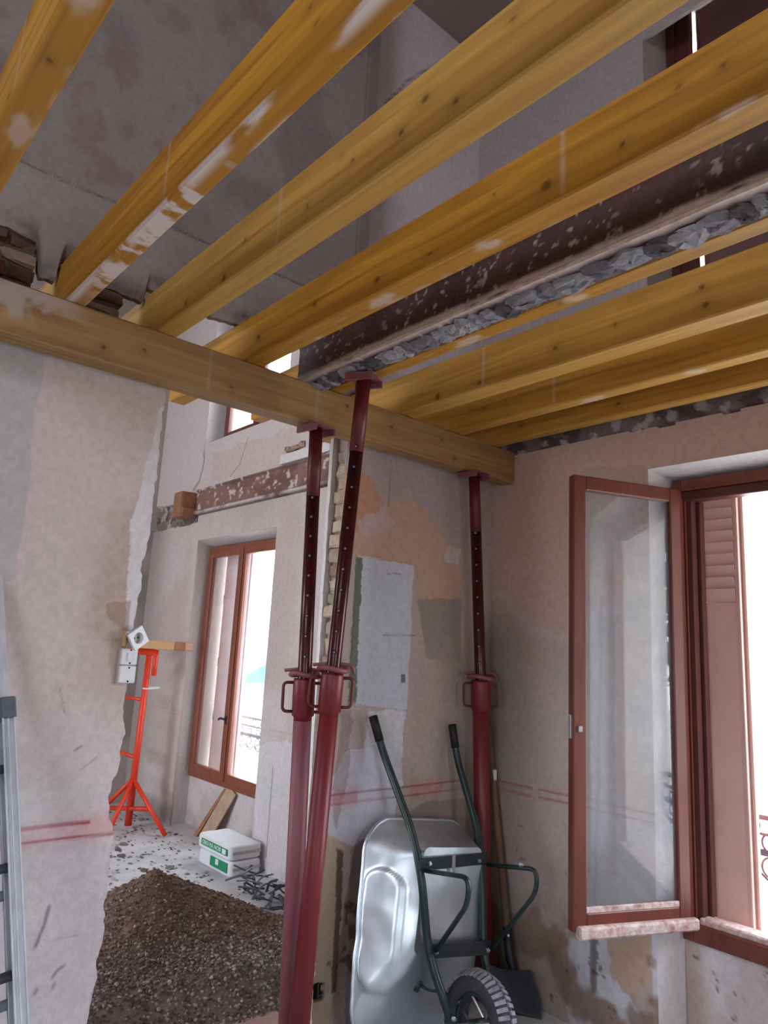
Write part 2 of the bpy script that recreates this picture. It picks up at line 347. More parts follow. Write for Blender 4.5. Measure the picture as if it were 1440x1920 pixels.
# ---- outside wall
PINK = (206, 190, 183)
def col_ext(y, z):
    c = np.tile(lin((206, 191, 186)), y.shape+(1,))
    c = mix(c, (186, 172, 166), sm(fbm(y*1.3, z*1.3, 3), .45, .75)*.7)
    front = (y < 2.7)
    # front room: peach above, greyer below, ragged border
    edge = 1.93+.12*(fbm(y*3, z*3, 5)-.5)*2+.12*np.sin(y*5)
    pe = front*(z < 2.8)*sm(z, edge-.02, edge+.05)
    c = mix(c, (204, 172, 156), pe*.8)
    c = mix(c, (186, 168, 156), front*sm(z, edge+.05, edge-.1)*.8)
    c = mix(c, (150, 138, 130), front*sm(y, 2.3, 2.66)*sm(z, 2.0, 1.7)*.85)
    c = mix(c, (176, 160, 150), pip(y, z, [(2.089,2.637),(1.715,2.591),(1.727,2.368),(1.904,2.442),(2.089,2.565)], .03, 8, 9)*front*.5)
    # foot of the wall: white plaster, tan stains, damp
    c = mix(c, (214, 214, 222), front*pip(y, z, [(2.12,0.406),(1.965,0.408),(1.887,0.25),(1.799,0.187),(1.766,0.007),(2.119,-0.138),(2.178,0.149)], .05, 9, 4)*.8)
    c = mix(c, (196, 166, 138), front*pip(y, z, [(1.951,0.413),(1.744,0.487),(1.743,0.3),(1.818,0.211),(1.926,0.268)], .04, 9, 6)*.8)
    c = mix(c, (216, 216, 222), front*pip(y, z, [(1.733,0.511),(1.641,0.56),(1.663,0.049),(1.749,0.014)], .012, 12, 7)*.9)
    c = mix(c, (120, 112, 112), front*pip(y, z, [(2.056,0.414),(2.006,0.429),(2.007,0.186),(2.04,0.174)], .012, 20, 8)*.8)
    c = mix(c, (112, 104, 108), front*np.exp(-(segd(y+.01*(fbm(z*9, z*0, 41)-.5), z, [(1.973,1.964),(1.99,1.252),(2.016,0.677),(2.029,0.178)])/.011)**2)*(.35+.5*fbm(y*3, z*7, 42)))
    damp = front*sm(fbm(y*5, z*5, 11), .5, .62)*sm(z, .75, .25)
    c = mix(c, (136, 106, 84), damp*.8)
    c = mix(c, (96, 80, 70), front*sm(y, 1.85, 2.3)*sm(z, .55, .1)*.7*(fbm(y*6, z*6, 3)+.3))
    sp = sm(fbm(y*26, z*26, 21), .76, .82)*sm(z, 1.4, .3)*front
    c = mix(c, (110, 70, 48), sp*.8)
    # red level lines
    for zz in (1.0, .962):
        ln = np.exp(-((z-zz-.004*np.sin(y*7))/.006)**2)*np.where(front, .45+.5*fbm(y*4, z, 8), .40)*(z < 2)
        c = mix(c, (170, 92, 90), np.clip(ln, 0, 1)*(fbm(y*9, z*2, 2) > .32))
    # back room
    back = (y > 2.7)*(z < 2.85)
    c = mix(c, (188, 170, 160), back*sm(fbm(y*1.6, z*1.1, 13), .4, .6)*.7)
    c = mix(c, (160, 148, 142), back*sm(y, 6.9, 7.4)*.8)
    c = mix(c, (216, 212, 214), back*pip(y, z, [(5.049,0.856),(4.471,0.931),(4.336,-0.105),(4.965,-0.132)], .08, 5, 14)*.6)
    c = mix(c, (150, 138, 134), back*sm(z, .22+.1*(fbm(y*8, z, 3)-.5), .12)*sm(y, 5.8, 6.2)*.7)
    # exposed masonry band at the old floor level
    band = ((z > 2.79+.03*(fbm(y*7, z*2, 31)-.5)) & (z < 3.05+.06*(fbm(y*5, z*2, 32)-.5)) & ((y < 2.7) | (y > 6.45)))
    c = mix(c, (122, 108, 104), band*.9)
    c = mix(c, (84, 70, 68), band*sm(fbm(y*12, z*14, 33), .5, .6)*.8)
    c = mix(c, (205, 196, 194), band*sm(fbm(y*16, z*16, 34), .6, .68)*.7)
    # upper storey
    up = (z > 3.05)
    c = mix(c, (176, 162, 160), up*(y < 2.9)*.85)
    c = mix(c, (214, 200, 196), up*(y > 2.9)*.7)
    c = mix(c, (200, 176, 160), (y > 2.9)*pip(y, z, [(6.27,3.462),(4.797,3.431),(4.634,3.04),(6.265,3.165)], .05, 6, 17)*.45)
    c = mix(c, (104, 88, 84), (y > 2.9)*np.exp(-((segd(y+.03*(fbm(z*20, z*0, 43)-.5), z, [(6.47, 3.58), (6.45, 3.4), (6.50, 3.22), (6.62, 3.14)]))/.012)**2)*.8)
    cr = np.minimum(segd(y, z, [(5.617,3.488),(5.721,3.263),(5.881,3.171)]), 9)
    c = mix(c, (90, 74, 70), np.exp(-(cr/.006)**2)*.7)
    c = mix(c, (110, 100, 98), ((np.abs(y-4.78-.01*fbm(y, z*6, 4)) < .006) & (z < .75) & (z > .1))*.7)
    return np.clip(c, 0, 1)
def h_ext(y, z):
    band = ((z > 2.79+.03*(fbm(y*7, z*2, 31)-.5)) & (z < 3.05+.06*(fbm(y*5, z*2, 32)-.5)) & ((y < 2.7) | (y > 6.45)))
    return -1.0*band*(.012+.03*fbm(y*11, z*13, 33))+.003*fbm(y*7, z*7, 2)
mb = MB()
def ext(y0, y1, z0, z1, st, rims=(1, 1, 1, 1)):
    sheet(mb, 'X', XE, A(y0, y1, st), A(z0, z1, st), lambda s, t: lerp(y0, y1, s), lambda s, t, h: lerp(z0, z1, t), col_ext, h_ext, .02, 1, rims)
O1 = (.31, 1.715); O2 = (5.0, 6.4); O3 = (5.0, 6.46); O4 = (.31, 1.70)
XF = 3.32
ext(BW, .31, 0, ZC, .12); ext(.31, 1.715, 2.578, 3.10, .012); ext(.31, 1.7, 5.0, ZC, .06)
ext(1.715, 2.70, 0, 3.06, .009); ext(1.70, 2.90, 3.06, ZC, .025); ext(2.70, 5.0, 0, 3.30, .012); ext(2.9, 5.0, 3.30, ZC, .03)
ext(5.0, 6.4, 2.607, 3.10, .012); ext(6.4, 7.5, 0, 3.5, .012); ext(6.46, 7.5, 3.5, ZC, .03); ext(5.0, 6.46, 5.0, ZC, .06)
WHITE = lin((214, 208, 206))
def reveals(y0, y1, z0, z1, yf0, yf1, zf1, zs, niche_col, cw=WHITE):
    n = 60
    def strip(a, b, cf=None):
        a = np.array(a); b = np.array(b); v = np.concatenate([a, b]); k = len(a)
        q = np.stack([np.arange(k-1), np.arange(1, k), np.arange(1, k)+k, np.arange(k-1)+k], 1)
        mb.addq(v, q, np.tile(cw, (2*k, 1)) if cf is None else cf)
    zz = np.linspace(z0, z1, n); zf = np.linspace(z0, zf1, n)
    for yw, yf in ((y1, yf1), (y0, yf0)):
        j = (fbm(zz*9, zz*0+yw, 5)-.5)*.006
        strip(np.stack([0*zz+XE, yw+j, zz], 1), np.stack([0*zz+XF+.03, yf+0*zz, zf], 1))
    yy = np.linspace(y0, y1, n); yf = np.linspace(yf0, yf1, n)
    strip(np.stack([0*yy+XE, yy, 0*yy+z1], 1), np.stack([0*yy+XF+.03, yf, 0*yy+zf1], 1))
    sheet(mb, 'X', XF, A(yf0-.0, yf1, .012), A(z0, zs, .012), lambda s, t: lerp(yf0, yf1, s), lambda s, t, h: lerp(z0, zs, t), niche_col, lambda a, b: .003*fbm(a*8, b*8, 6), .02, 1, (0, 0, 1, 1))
def niche1(y, z):
    c = np.tile(lin((200, 186, 182)), y.shape+(1,))
    c = mix(c, (214, 210, 214), sm(fbm(y*4, z*4, 51), .45, .6)*.8)
    c = mix(c, (150, 116, 92), sm(fbm(y*6, z*8, 52), .52, .6)*sm(z, .5, .2)*.8)
    c = mix(c, (170, 140, 116), sm(y, 1.55, 1.66)*.7)
    c = mix(c, (90, 66, 54), sm(fbm(y*22, z*22, 53), .74, .80)*.8)
    return c
def niche2(y, z):
    c = np.tile(lin((208, 198, 194)), y.shape+(1,))
    return mix(c, (188, 172, 162), sm(fbm(y*3, z*3, 54), .45, .65)*.6)
reveals(.31, 1.715, 0, 2.578, .33, 1.672, 2.545, .50, niche1)
reveals(5.0, 6.4, 0, 2.607, 5.05, 6.44, 2.56, .46, niche2)
reveals(5.0, 6.46, 3.585, 5.0, 5.05, 6.44, 4.96, 3.60, niche2)
ext(5.0, 6.46, 3.10, 3.59, .012)
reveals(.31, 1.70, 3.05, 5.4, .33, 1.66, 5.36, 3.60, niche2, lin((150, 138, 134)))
# outer leaf of the wall around the openings
cw = lin((205, 195, 188)); X0, X1 = XF+.03, 3.62
segs = []
for y0, y1 in ((BW, .36), (1.64, 5.08), (6.40, 7.6)): segs.append(((X0, y0, -1.2), (X1, y1, ZC)))
for y0, y1, zs in ((.36, 1.64, ((-1.2, .46), (2.53, 3.56), (5.3, ZC))), (5.08, 6.40, ((-1.2, .42), (2.545, 3.58), (4.94, ZC)))):
    for a, b in zs: segs.append(((X0, y0, a), (X1, y1, b)))
for lo, hi in segs: cbox(mb, lo, hi, .002, col=cw)
tag(build(mb, 'wall_right', M_wall, fixn=False), kind='structure')
# ---- partition, lower storey
def col_pl(x, z):
    c = np.tile(lin((192, 176, 166)), x.shape+(1,))
    c = mix(c, (206, 190, 184), sm(fbm(x*1.5, z*1.2, 61), .4, .65)*.7)
    c = mix(c, (204, 196, 198), sm(z, 1.5, .9)*.75)  # paler towards the bottom: window light put into the wall colour
    c = mix(c, (182, 176, 174), pip(x, z, [(0.412,2.769),(0.647,2.69),(0.64,2.444),(0.656,2.058),(0.66,1.817),(0.552,1.788)], .012, 6, 62)*.9)
    c = mix(c, (176, 152, 136), sm(fbm(x*2.2, z*2.2, 63), .5, .7)*sm(z, 1.2, 1.8)*.6)
    c = mix(c, (216, 210, 210), pip(x, z, [(1.101,2.569),(1.161,2.585),(1.265,1.669),(1.058,1.658),(1.043,1.876),(1.04,2.07),(1.058,2.274),(1.09,2.411)], .012, 8, 64)*.9)
    c = mix(c, (150, 122, 102), pip(x, z, [(0.972,1.77),(1.06,1.777),(1.074,1.658),(1.019,1.695),(0.985,1.731)], .02, 9, 65)*.6)
    c = mix(c, (160, 132, 116), pip(x, z, [(1.005,1.645),(1.065,1.648),(1.077,1.473),(1.027,1.473)], .02, 9, 66)*.55)
    sme = np.exp(-((z-.985)/.05)**2)*sm(fbm(x*4, z*6, 67), .35, .7)
    c = mix(c, (206, 140, 140), sme*.6)
    for zz, w, a in ((1.003, .006, .95), (.957, .0045, .9)):
        ln = np.exp(-((z-zz-.003*np.sin(x*9))/w)**2)
        c = mix(c, (150, 36, 50), np.clip(ln*a*(.55+.6*fbm(x*7, z*3, 68)), 0, 1)*((x < 1.02) | (zz < .98)))
    for pts, w, a in (([(0.914,0.746),(0.905,0.69),(0.886,0.629)], .006, .8), ([(0.988,0.55),(0.969,0.542),(0.954,0.522)], .005, .7), ([(0.963,0.499),(0.961,0.488)], .006, .6), ([(0.908,0.495),(0.904,0.486)], .007, .6),
                      ([(0.854,1.462),(0.879,1.381)], .0025, .5), ([(0.931,1.249),(0.953,1.263)], .004, .6), ([(0.965,1.185),(1.016,1.225)], .003, .45), ([(0.916,0.641),(1.026,0.639)], .0025, .4)):
        c = mix(c, (96, 88, 92), np.exp(-(segd(x+.004*(fbm(x*40, z*40, 3)-.5), z, pts)/w)**2)*a)
    return np.clip(c, 0, 1)
def edge_l(z):
    return np.interp(z, ELZ, ELX)+.018*(fbm(z*14, z*0+3, 71, 5)-.5)+.010*(vn(z*55, z*0, 72)-.5)
EL = sorted([(z, x) for x, z in [(1.099,2.705),(1.111,2.617),(1.108,2.504),(1.115,2.373),(1.114,2.285),(1.114,2.156),(1.115,2.05),(1.11,1.966),(1.096,1.922),(1.101,1.851),(1.093,1.759),(1.091,1.689),(1.079,1.669),(1.079,1.619),(1.092,1.464),(1.086,1.425),(1.097,1.358),(1.106,1.301),(1.096,1.236),(1.097,1.18),(1.08,1.126),(1.075,1.071),(1.083,1.007),(1.104,0.982),(1.108,0.933),(1.1,0.893),(1.105,0.818),(1.111,0.677),(1.114,0.582),(1.102,0.542),(1.104,0.458),(1.101,0.392),(1.095,0.346)]])
EL = [(0., 1.06), (.15, 1.10)]+EL+[(2.75, 1.108)]; ELZ = [a for a, b in EL]; ELX = [b for a, b in EL]
mb = MB(); st = np.concatenate([np.linspace(0, .72, 60), np.linspace(.725, 1, 150)])
sheet(mb, 'Y', YP, st, A(0, 2.72, .007), lambda s, t: lerp(LW, edge_l(t*2.72), s), lambda s, t, h: t*2.72, col_pl,
      lambda x, z: .004*fbm(x*5, z*5, 73)-.006*sm(x, edge_l(z)-.03, edge_l(z))*vn(x*60, z*60, 2), .02)
cc = lin((170, 150, 138)); nz = 90; zs = np.linspace(0, 2.74, nz); ej = edge_l(zs)-.02-.03*vn(zs*14, zs*0, 9)
v = np.concatenate([np.stack([ej, 0*zs+YP+.02, zs], 1), np.stack([ej, 0*zs+2.84, zs], 1)])
mb.addq(v, np.stack([np.arange(nz-1), np.arange(1, nz), np.arange(1, nz)+nz, np.arange(nz-1)+nz], 1), np.tile(cc, (2*nz, 1)))
v = np.concatenate([np.stack([ej, 0*zs+2.84, zs], 1), np.stack([0*zs+LW, 0*zs+2.84, zs], 1)])
mb.addq(v, np.stack([np.arange(nz-1), np.arange(1, nz), np.arange(1, nz)+nz, np.arange(nz-1)+nz], 1), np.tile(lin((200, 188, 182)), (2*nz, 1)))
quad(mb, (LW, YP+.02, 2.73), (1.06, YP+.02, 2.73), (1.06, 2.84, 2.73), (LW, 2.84, 2.73), np.tile(cc, (4, 1)))
# right-hand piece
def col_pr(x, z):
    c = np.tile(lin((192, 174, 164)), x.shape+(1,))
    c = mix(c, (182, 166, 164), sm(z, 2.1, 2.4)*.8)
    c = mix(c, (206, 166, 140), pip(x, z, [(2.047,2.186),(2.239,2.309),(2.394,2.409),(2.565,2.411),(2.734,2.287),(2.873,2.188),(2.898,2.015),(2.835,1.928),(2.596,1.881),(2.527,2.075),(2.17,2.086),(2.056,2.072)], .035, 6, 81)*.75)
    c = mix(c, (204, 148, 112), pip(x, z, [(2.019,2.535),(2.19,2.495),(2.289,2.391),(2.273,2.322),(2.208,2.25),(2.136,2.22),(2.048,2.176)], .02, 8, 82)*.8)
    c = mix(c, (200, 184, 178), pip(x, z, [(2.125,2.237),(2.307,2.347),(2.402,2.28),(2.212,2.197)], .03, 10, 83)*.7)
    c = mix(c, (214, 198, 192), pip(x, z, [(2.778,2.235),(2.872,2.218),(2.867,2.135),(2.749,2.138)], .015, 14, 84)*.8)
    c = mix(c, (150, 138, 130), pip(x, z, [(2.564,1.911),(2.893,1.95),(2.917,1.614),(2.65,1.612),(2.603,1.767)], .015, 5, 85)*.75)
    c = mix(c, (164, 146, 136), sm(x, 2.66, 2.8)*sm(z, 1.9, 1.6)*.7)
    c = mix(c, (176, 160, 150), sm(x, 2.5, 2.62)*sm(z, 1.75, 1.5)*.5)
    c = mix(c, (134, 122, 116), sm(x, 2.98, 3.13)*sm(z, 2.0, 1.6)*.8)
    c = mix(c, (200, 178, 152), pip(x, z, [(2.058,0.85),(2.172,0.814),(2.162,0.528),(2.158,0.209),(2.147,-0.076),(2.056,-0.049),(2.017,0.553)], .012, 8, 86)*.85)
    # painted white panel with green border, rough lumps and whitewash below
    c = mix(c, (206, 208, 216), pip(x, z, [(2.159,2.09),(2.53,2.089),(2.523,1.364),(2.158,1.393)], .006, 14, 87)*.95)
    c = mix(c, (98, 112, 82), pip(x, z, [(2.143,2.088),(2.187,2.086),(2.192,1.743),(2.199,1.392),(2.148,1.393),(2.143,1.79)], .008, 22, 88)*.9)
    c = mix(c, (196, 180, 176), pip(x, z, [(2.158,1.393),(2.523,1.364),(2.509,1.191),(2.496,1.006),(2.109,1.025),(2.101,1.35)], .02, 12, 89)*.9)
    c = mix(c, (220, 218, 222), pip(x, z, [(2.274,1.36),(2.523,1.364),(2.497,0.993),(2.299,1.009),(2.252,1.203)], .03, 12, 90)*.85)
    c = mix(c, (214, 212, 222), pip(x, z, [(2.157,1.195),(2.496,1.217),(2.483,0.873),(2.438,0.835),(2.36,0.85),(2.309,0.786),(2.238,0.761),(2.158,0.798),(2.049,0.851),(2.049,1.029)], .012, 9, 91)*.92)
    c = mix(c, (140, 118, 108), pip(x, z, [(2.112,1.374),(2.175,1.373),(2.169,1.043),(2.118,0.843),(2.083,1.049)], .02, 14, 92)*.5)
    c = mix(c, (150, 132, 122), pip(x, z, [(2.207,0.765),(2.41,0.845),(2.689,0.927),(3.363,0.867),(3.407,-0.715),(2.248,-0.328)], .02, 5, 93)*.75)
    c = mix(c, (92, 72, 62), pip(x, z, [(2.133,0.774),(2.17,0.765),(2.18,0.525),(2.178,0.183),(2.148,0.186),(2.147,0.487)], .006, 22, 94)*.85)
    c = mix(c, (100, 72, 66), pip(x, z, [(2.192,0.566),(2.305,0.503),(2.295,0.219),(2.199,0.284)], .03, 10, 95)*sm(fbm(x*26, z*26, 96), .5, .6)*.8)
    c = mix(c, (96, 78, 70), sm(fbm(x*24, z*24, 97), .76, .82)*sm(z, 1.5, .4)*.6)
    c = mix(c, (70, 84, 66), pip(x, z, [(2.476,1.539),(2.505,1.539),(2.507,1.498),(2.478,1.498)], .006, 30, 3)*.8)
    c = mix(c, (26, 22, 24), pip(x, z, [(2.05,0.242),(2.11,0.235),(2.112,0.17),(2.059,0.175)], .003, 30, 5))
    for pts in ([(2.224,2.038),(2.238,2.029)], [(2.354,2.026),(2.4,2.034),(2.448,2.033)], [(2.35,1.726),(2.567,1.732)], [(2.336,2.609),(2.334,2.366)]):
        c = mix(c, (110, 98, 98), np.exp(-(segd(x, z, pts)/.003)**2)*.6)
    c = mix(c, (52, 44, 44), np.exp(-(segd(x+.006*(fbm(x*10, z*10, 5)-.5), z, [(3.212,2.678),(3.207,2.404),(3.202,2.106),(3.195,1.891),(3.195,1.622),(3.196,1.331)])/.0035)**2)*.95)
    sme = np.exp(-((z-.985)/.04)**2)*(pip(x, z, [(2.012,1.123),(2.227,1.109),(2.245,0.874),(2.031,0.897)])+pip(x, z, [(2.569,1.088),(2.796,1.073),(2.807,0.865),(2.581,0.888)]))
    c = mix(c, (206, 130, 134), sme*.55)
    for zz, w, a in ((1.003, .0045, .9), (.962, .004, .7)):
        ln = np.exp(-((z-zz-.002*np.sin(x*9))/w)**2)
        c = mix(c, (150, 36, 52), np.clip(ln*a*(.5+.7*fbm(x*6, z*3, 98)), 0, 1)*(x < 2.98))
    return np.clip(c, 0, 1)
def edge_r(z): return 2.055+.020*(fbm(z*13, z*0+8, 74, 5)-.5)+.008*(vn(z*55, z*0+4, 75)-.5)
def h_pr(x, z):
    lump = pip(x, z, [(2.158,1.393),(2.523,1.364),(2.509,1.191),(2.496,1.006),(2.109,1.025),(2.101,1.35)], .02, 12, 89)
    skim = pip(x, z, [(2.157,1.195),(2.496,1.217),(2.483,0.873),(2.438,0.835),(2.36,0.85),(2.309,0.786),(2.238,0.761),(2.158,0.798),(2.049,0.851),(2.049,1.029)], .012, 9, 91)
    pan = pip(x, z, [(2.159,2.09),(2.53,2.089),(2.523,1.364),(2.158,1.393)], .006, 14, 87)
    hole = pip(x, z, [(2.05,0.242),(2.11,0.235),(2.112,0.17),(2.059,0.175)])
    return .003*fbm(x*6, z*6, 99)+lump*.016*(fbm(x*22, z*22, 100)-.5)+skim*.004+pan*(-.004)-hole*.019
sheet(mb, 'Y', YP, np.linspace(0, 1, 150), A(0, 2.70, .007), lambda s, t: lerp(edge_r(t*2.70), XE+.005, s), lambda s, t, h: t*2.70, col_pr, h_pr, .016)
# mortar core and back plaster of the right-hand piece
zs = np.linspace(0, 2.69, 160)
e1 = 2.095+.02*(fbm(zs*20, zs*0, 101)-.5); e2 = 2.06+.012*(fbm(zs*16, zs*0, 102)-.5)
def strip(a, b, c):
    k = len(a); mb.addq(np.concatenate([a, b]), np.stack([np.arange(k-1), np.arange(1, k), np.arange(1, k)+k, np.arange(k-1)+k], 1), np.tile(c, (2*k, 1)))
def col3(x, y, z): return np.stack([x+0*z, y+0*z, z], 1)
strip(col3(e1, YP+.012, zs), col3(e1, 2.81, zs), lin((176, 160, 146)))
strip(col3(e1, 2.81, zs), col3(e2, 2.81, zs), lin((210, 202, 198)))
strip(col3(e2, 2.81, zs), col3(e2+.004, 2.84, zs), lin((214, 208, 204)))
strip(col3(e2+.004, 2.84, zs), col3(XE, 2.84, zs), lin((206, 194, 188)))
quad(mb, (2.07, YP, 2.69), (XE, YP, 2.69), (XE, 2.84, 2.69), (2.07, 2.84, 2.69), np.tile(lin((160, 144, 132)), (4, 1)))
mb_th = MB(); cbox(mb_th, (1.06, 2.685, -.01), (2.09, 3.10, .022), .006, col=lin((176, 142, 132))); tag(build(mb_th, 'trim_1', M_wall), kind='structure')
wall_middle = tag(build(mb, 'wall_middle', M_wall, fixn=False), kind='structure')
# bricks showing in the broken jamb
def brick(parent, lo, hi, rgb, jit=.004):
    b = MB(); c = np.clip(lin(rgb)*rng.uniform(.8, 1.15), 0, 1); cbox(b, lo, hi, .008, jit=jit, col=c)
    return build(b, 'brick', M_stone, parent, (0, 0, 0))
zz = .02
while zz < 2.62:
    h = rng.uniform(.052, .066); x0 = 2.062+rng.uniform(-.012, .022)
    brick(wall_middle, (x0, 2.702+rng.uniform(0, .012), zz), (2.16, 2.802-rng.uniform(0, .014), zz+h), random.choice([(186, 166, 146), (170, 150, 132), (196, 180, 162), (150, 122, 104)]))
    zz += h+rng.uniform(.010, .018)
# ---- partition, upper storey with old wallpaper
def bot_up(x): return np.interp(x, [-2.2, .42, .57, .59, .650, .658, .73, .75, .90, .982, .99, 1.08, 1.12, 1.34, 1.7, 2.1], [3.08, 3.08, 3.05, 2.93, 2.93, 3.03, 3.03, 2.99, 2.975, 2.975, 3.04, 3.04, 3.02, 3.03, 3.05, 3.06])+.04*(fbm(x*9, x*0, 111)-.5)*(x > 1.08)+.012*(vn(x*60, x*0, 3)-.5)
def col_up(x, z):
    c = np.tile(lin((150, 137, 133)), x.shape+(1,))
    c = mix(c, (132, 116, 114), sm(fbm(x*3.2, z*3.2, 112), .52, .66)*.7)
    c = mix(c, (140, 108, 104), sm(fbm(x*9, z*9, 113), .55, .66)*sm(fbm(x*2.6, z*2.6, 114), .5, .62)*.6)
    c = mix(c, (160, 148, 142), sm(z, 3.335, 3.33)*.8)
    c = mix(c, (92, 80, 78), np.exp(-((z-3.335-.003*np.sin(x*8))/.0045)**2)*.8)
    c = mix(c, (94, 74, 66), sm(z-bot_up(x), .10, .0)*sm(fbm(x*12, z*12, 115), .35, .6)*.8)
    c = mix(c, (120, 106, 106), (np.abs(x-2.02) < .004)*.7)
    c = mix(c, (128, 112, 112), (x > 2.035)*.6)
    return np.clip(c, 0, 1)
mb = MB()
sheet(mb, 'Y', YP, np.concatenate([np.linspace(0, .55, 30), np.linspace(.555, 1, 190)]), np.concatenate([np.linspace(0, .2, 60), np.linspace(.205, 1, 110)]),
      lambda s, t: lerp(LW, 2.105, s), lambda s, t, h: lerp(bot_up(h), ZC, t), col_up, lambda x, z: .003*fbm(x*5, z*5, 8)-.03*sm(z-bot_up(x), .07, 0)*fbm(x*14, z*14, 116), .03, 1)
cc = lin((140, 122, 112))
cbox(mb, (LW, YP+.035, 3.10), (2.10, 2.84, ZC), .003, col=cc)
wall_upper = tag(build(mb, 'wall_upper', M_wall, fixn=False), kind='structure')
# broken courses left hanging between the joists
for (xa, xb, za, zb) in ((-.4, .235, 2.74, 3.10), (.33, .585, 2.83, 3.07), (.755, .905, 2.80, 3.05)):
    cbm = MB(); cbox(cbm, (xa+.012, YP+.03, za+.004), (xb-.012, 2.79, zb+.03), .004, col=lin((96, 80, 74))); build(cbm, 'mortar_core', M_stone, wall_upper, (0, 0, 0))
    z = za; r = 0
    while z < zb-.03:
        h = .062; x = xa+(.0 if r % 2 else -.0)
        while x < xb-.03:
            w = min(rng.uniform(.10, .2), xb-x)
            if xb-x-w < .05: w = xb-x
            jt = rng.uniform(-.012, .012) if r < 2 else 0
            brick(wall_upper, (x, YP+rng.uniform(.0, .03), z), (x+w-.008+(jt if x+w >= xb-.01 else 0), 2.80, z+h-.01), random.choice([(104, 78, 70), (128, 100, 88), (92, 66, 60), (140, 118, 106)]), .005)
            x += w
        z += h; r += 1
# ---- recessed pale wall beside it, upper storey
def col_rec(x, z):
    c = np.tile(lin((222, 210, 212)), x.shape+(1,))
    c = mix(c, (208, 196, 198), sm(fbm(x*2, z*2, 121), .4, .7)*.6)
    c = mix(c, (96, 84, 92), np.exp(-(segd(x+.01*(fbm(x*12, z*12, 5)-.5), z+.02*(fbm(x*9, z*9, 6)-.5), [(2.328,4.834),(2.41,4.958),(2.49,5.09),(2.597,5.216),(2.732,5.363),(2.922,5.57)])/.006)**2)*.75)
    return c
mb = MB()
sheet(mb, 'Y', 2.88, A(2.09, XE, .02), A(3.03, ZC, .02), lambda s, t: lerp(2.09, XE+.005, s), lambda s, t, h: lerp(3.03, ZC, t), col_rec, None, .03, 1)
cbox(mb, (2.08, 2.915, 3.03), (XE, 3.05, ZC), .003, col=lin((190, 176, 172)))
cbox(mb, (2.075, YP+.04, 3.06), (2.102, 2.92, ZC), .002, col=lin((160, 146, 142)))
tag(build(mb, 'wall_recess', M_wall, fixn=False), kind='structure')
# ---- far wall and the walls out of view
mb = MB()
sheet(mb, 'Y', 7.48, A(LW, XE, .04), A(0, ZC, .04), lambda s, t: lerp(LW, XE+.3, s), lambda s, t, h: t*ZC, lambda x, z: mix(np.tile(lin((176, 162, 154)), x.shape+(1,)), (150, 138, 132), sm(fbm(x*2, z*2, 131), .4, .6)), None, .03, 1)
cbox(mb, (LW, 7.52, 0), (XE+.3, 7.7, ZC), .003, col=cc)
tag(build(mb, 'wall_far', M_wall, fixn=False), kind='structure')
cl = lin((196, 182, 174)); mb = MB()
for z0, z1, ops in ((0, 3.0, LEFT_OPEN[:2]), (3.0, ZC, LEFT_OPEN[2:])):
    y = BW
    for ya, yb, za, zb in ops:
        for lo, hi in (((LW-.2, y, z0), (LW, ya, z1)), ((LW-.2, ya, z0), (LW, yb, za)), ((LW-.2, ya, zb), (LW, yb, z1))): cbox(mb, lo, hi, .003, col=cl)
        y = yb
    cbox(mb, (LW-.2, y, z0), (LW, 7.7, z1), .003, col=cl)
tag(build(mb, 'wall_left', M_wall), kind='structure')
xa, xb, za, zb = LIGHT_OPEN[1][1:]; mb = MB()
for lo, hi in (((LW-.2, BW-.2, 0), (xa, BW, ZC)), ((xb, BW-.2, 0), (XE+.45, BW, ZC)), ((xa, BW-.2, 0), (xb, BW, za)), ((xa, BW-.2, zb), (xb, BW, ZC))): cbox(mb, lo, hi, .003, col=cl)
tag(build(mb, 'wall_back', M_wall), kind='structure')
# ------------------------------------------------------------------ windows
def ybar(mb, y0, y1, z0, z1, x0, x1, ch=.004): cbox(mb, (x0, y0, z0), (x1, y1, z1), ch)
def ring(mb, y0, y1, z0, z1, x0, x1, w, wb=None, wt=None):
    wb = wb or w; wt = wt or w
    ybar(mb, y0, y0+w, z0, z1, x0, x1); ybar(mb, y1-w, y1, z0, z1, x0, x1)
    ybar(mb, y0+w, y1-w, z0, z0+wb, x0, x1); ybar(mb, y0+w, y1-w, z1-wt, z1, x0, x1)
def window(name, y0, y1, z0, z1, xf, fmat, pane, sashes=True, handle=True):
    o = thing(name, None, None, (xf, (y0+y1)/2, z0)); o['kind'] = 'structure'
    mb = MB(); ring(mb, y0, y1, z0, z1, xf, xf+.07, .045); part('frame', mb, fmat, o)
    if sashes:
        ym = (y0+y1)/2
        for a, b in ((ym+.004, y1-.042), (y0+.042, ym-.004)):
            mb = MB(); ring(mb, a, b, z0+.042, z1-.042, xf-.012, xf+.038, .062, .075, .062); s = part('sash', mb, fmat, o)
            mb = MB(); cbox(mb, (xf+.012, a+.055, z0+.11), (xf+.016, b-.055, z1-.098), .001); part('pane', mb, pane, s)
        mb = MB(); cbox(mb, (xf-.026, ym-.03, z0+.05), (xf-.008, ym+.03, z1-.05), .006); part('meeting_stile', mb, fmat, o)
        if handle:
            mb = MB(); zh = z0+.57; tube(mb, [(xf-.02, ym, zh), (xf-.055, ym, zh)], .011, 8); tube(mb, fillet([(xf-.055, ym, zh), (xf-.06, ym+.05, zh+.004), (xf-.06, ym+.075, zh-.01)], .02), .010, 8); cbox(mb, (xf-.03, ym-.014, zh-.045), (xf-.022, ym+.014, zh+.03), .003)
            part('handle', mb, M_dkbar, o, True)
    return o
window('window_2', 5.10, 6.44, .42, 2.555, 3.30, M_frame2, M_glass2)
window('window_3', 5.10, 6.40, 3.60, 4.95, 3.31, M_frame, M_glass2)
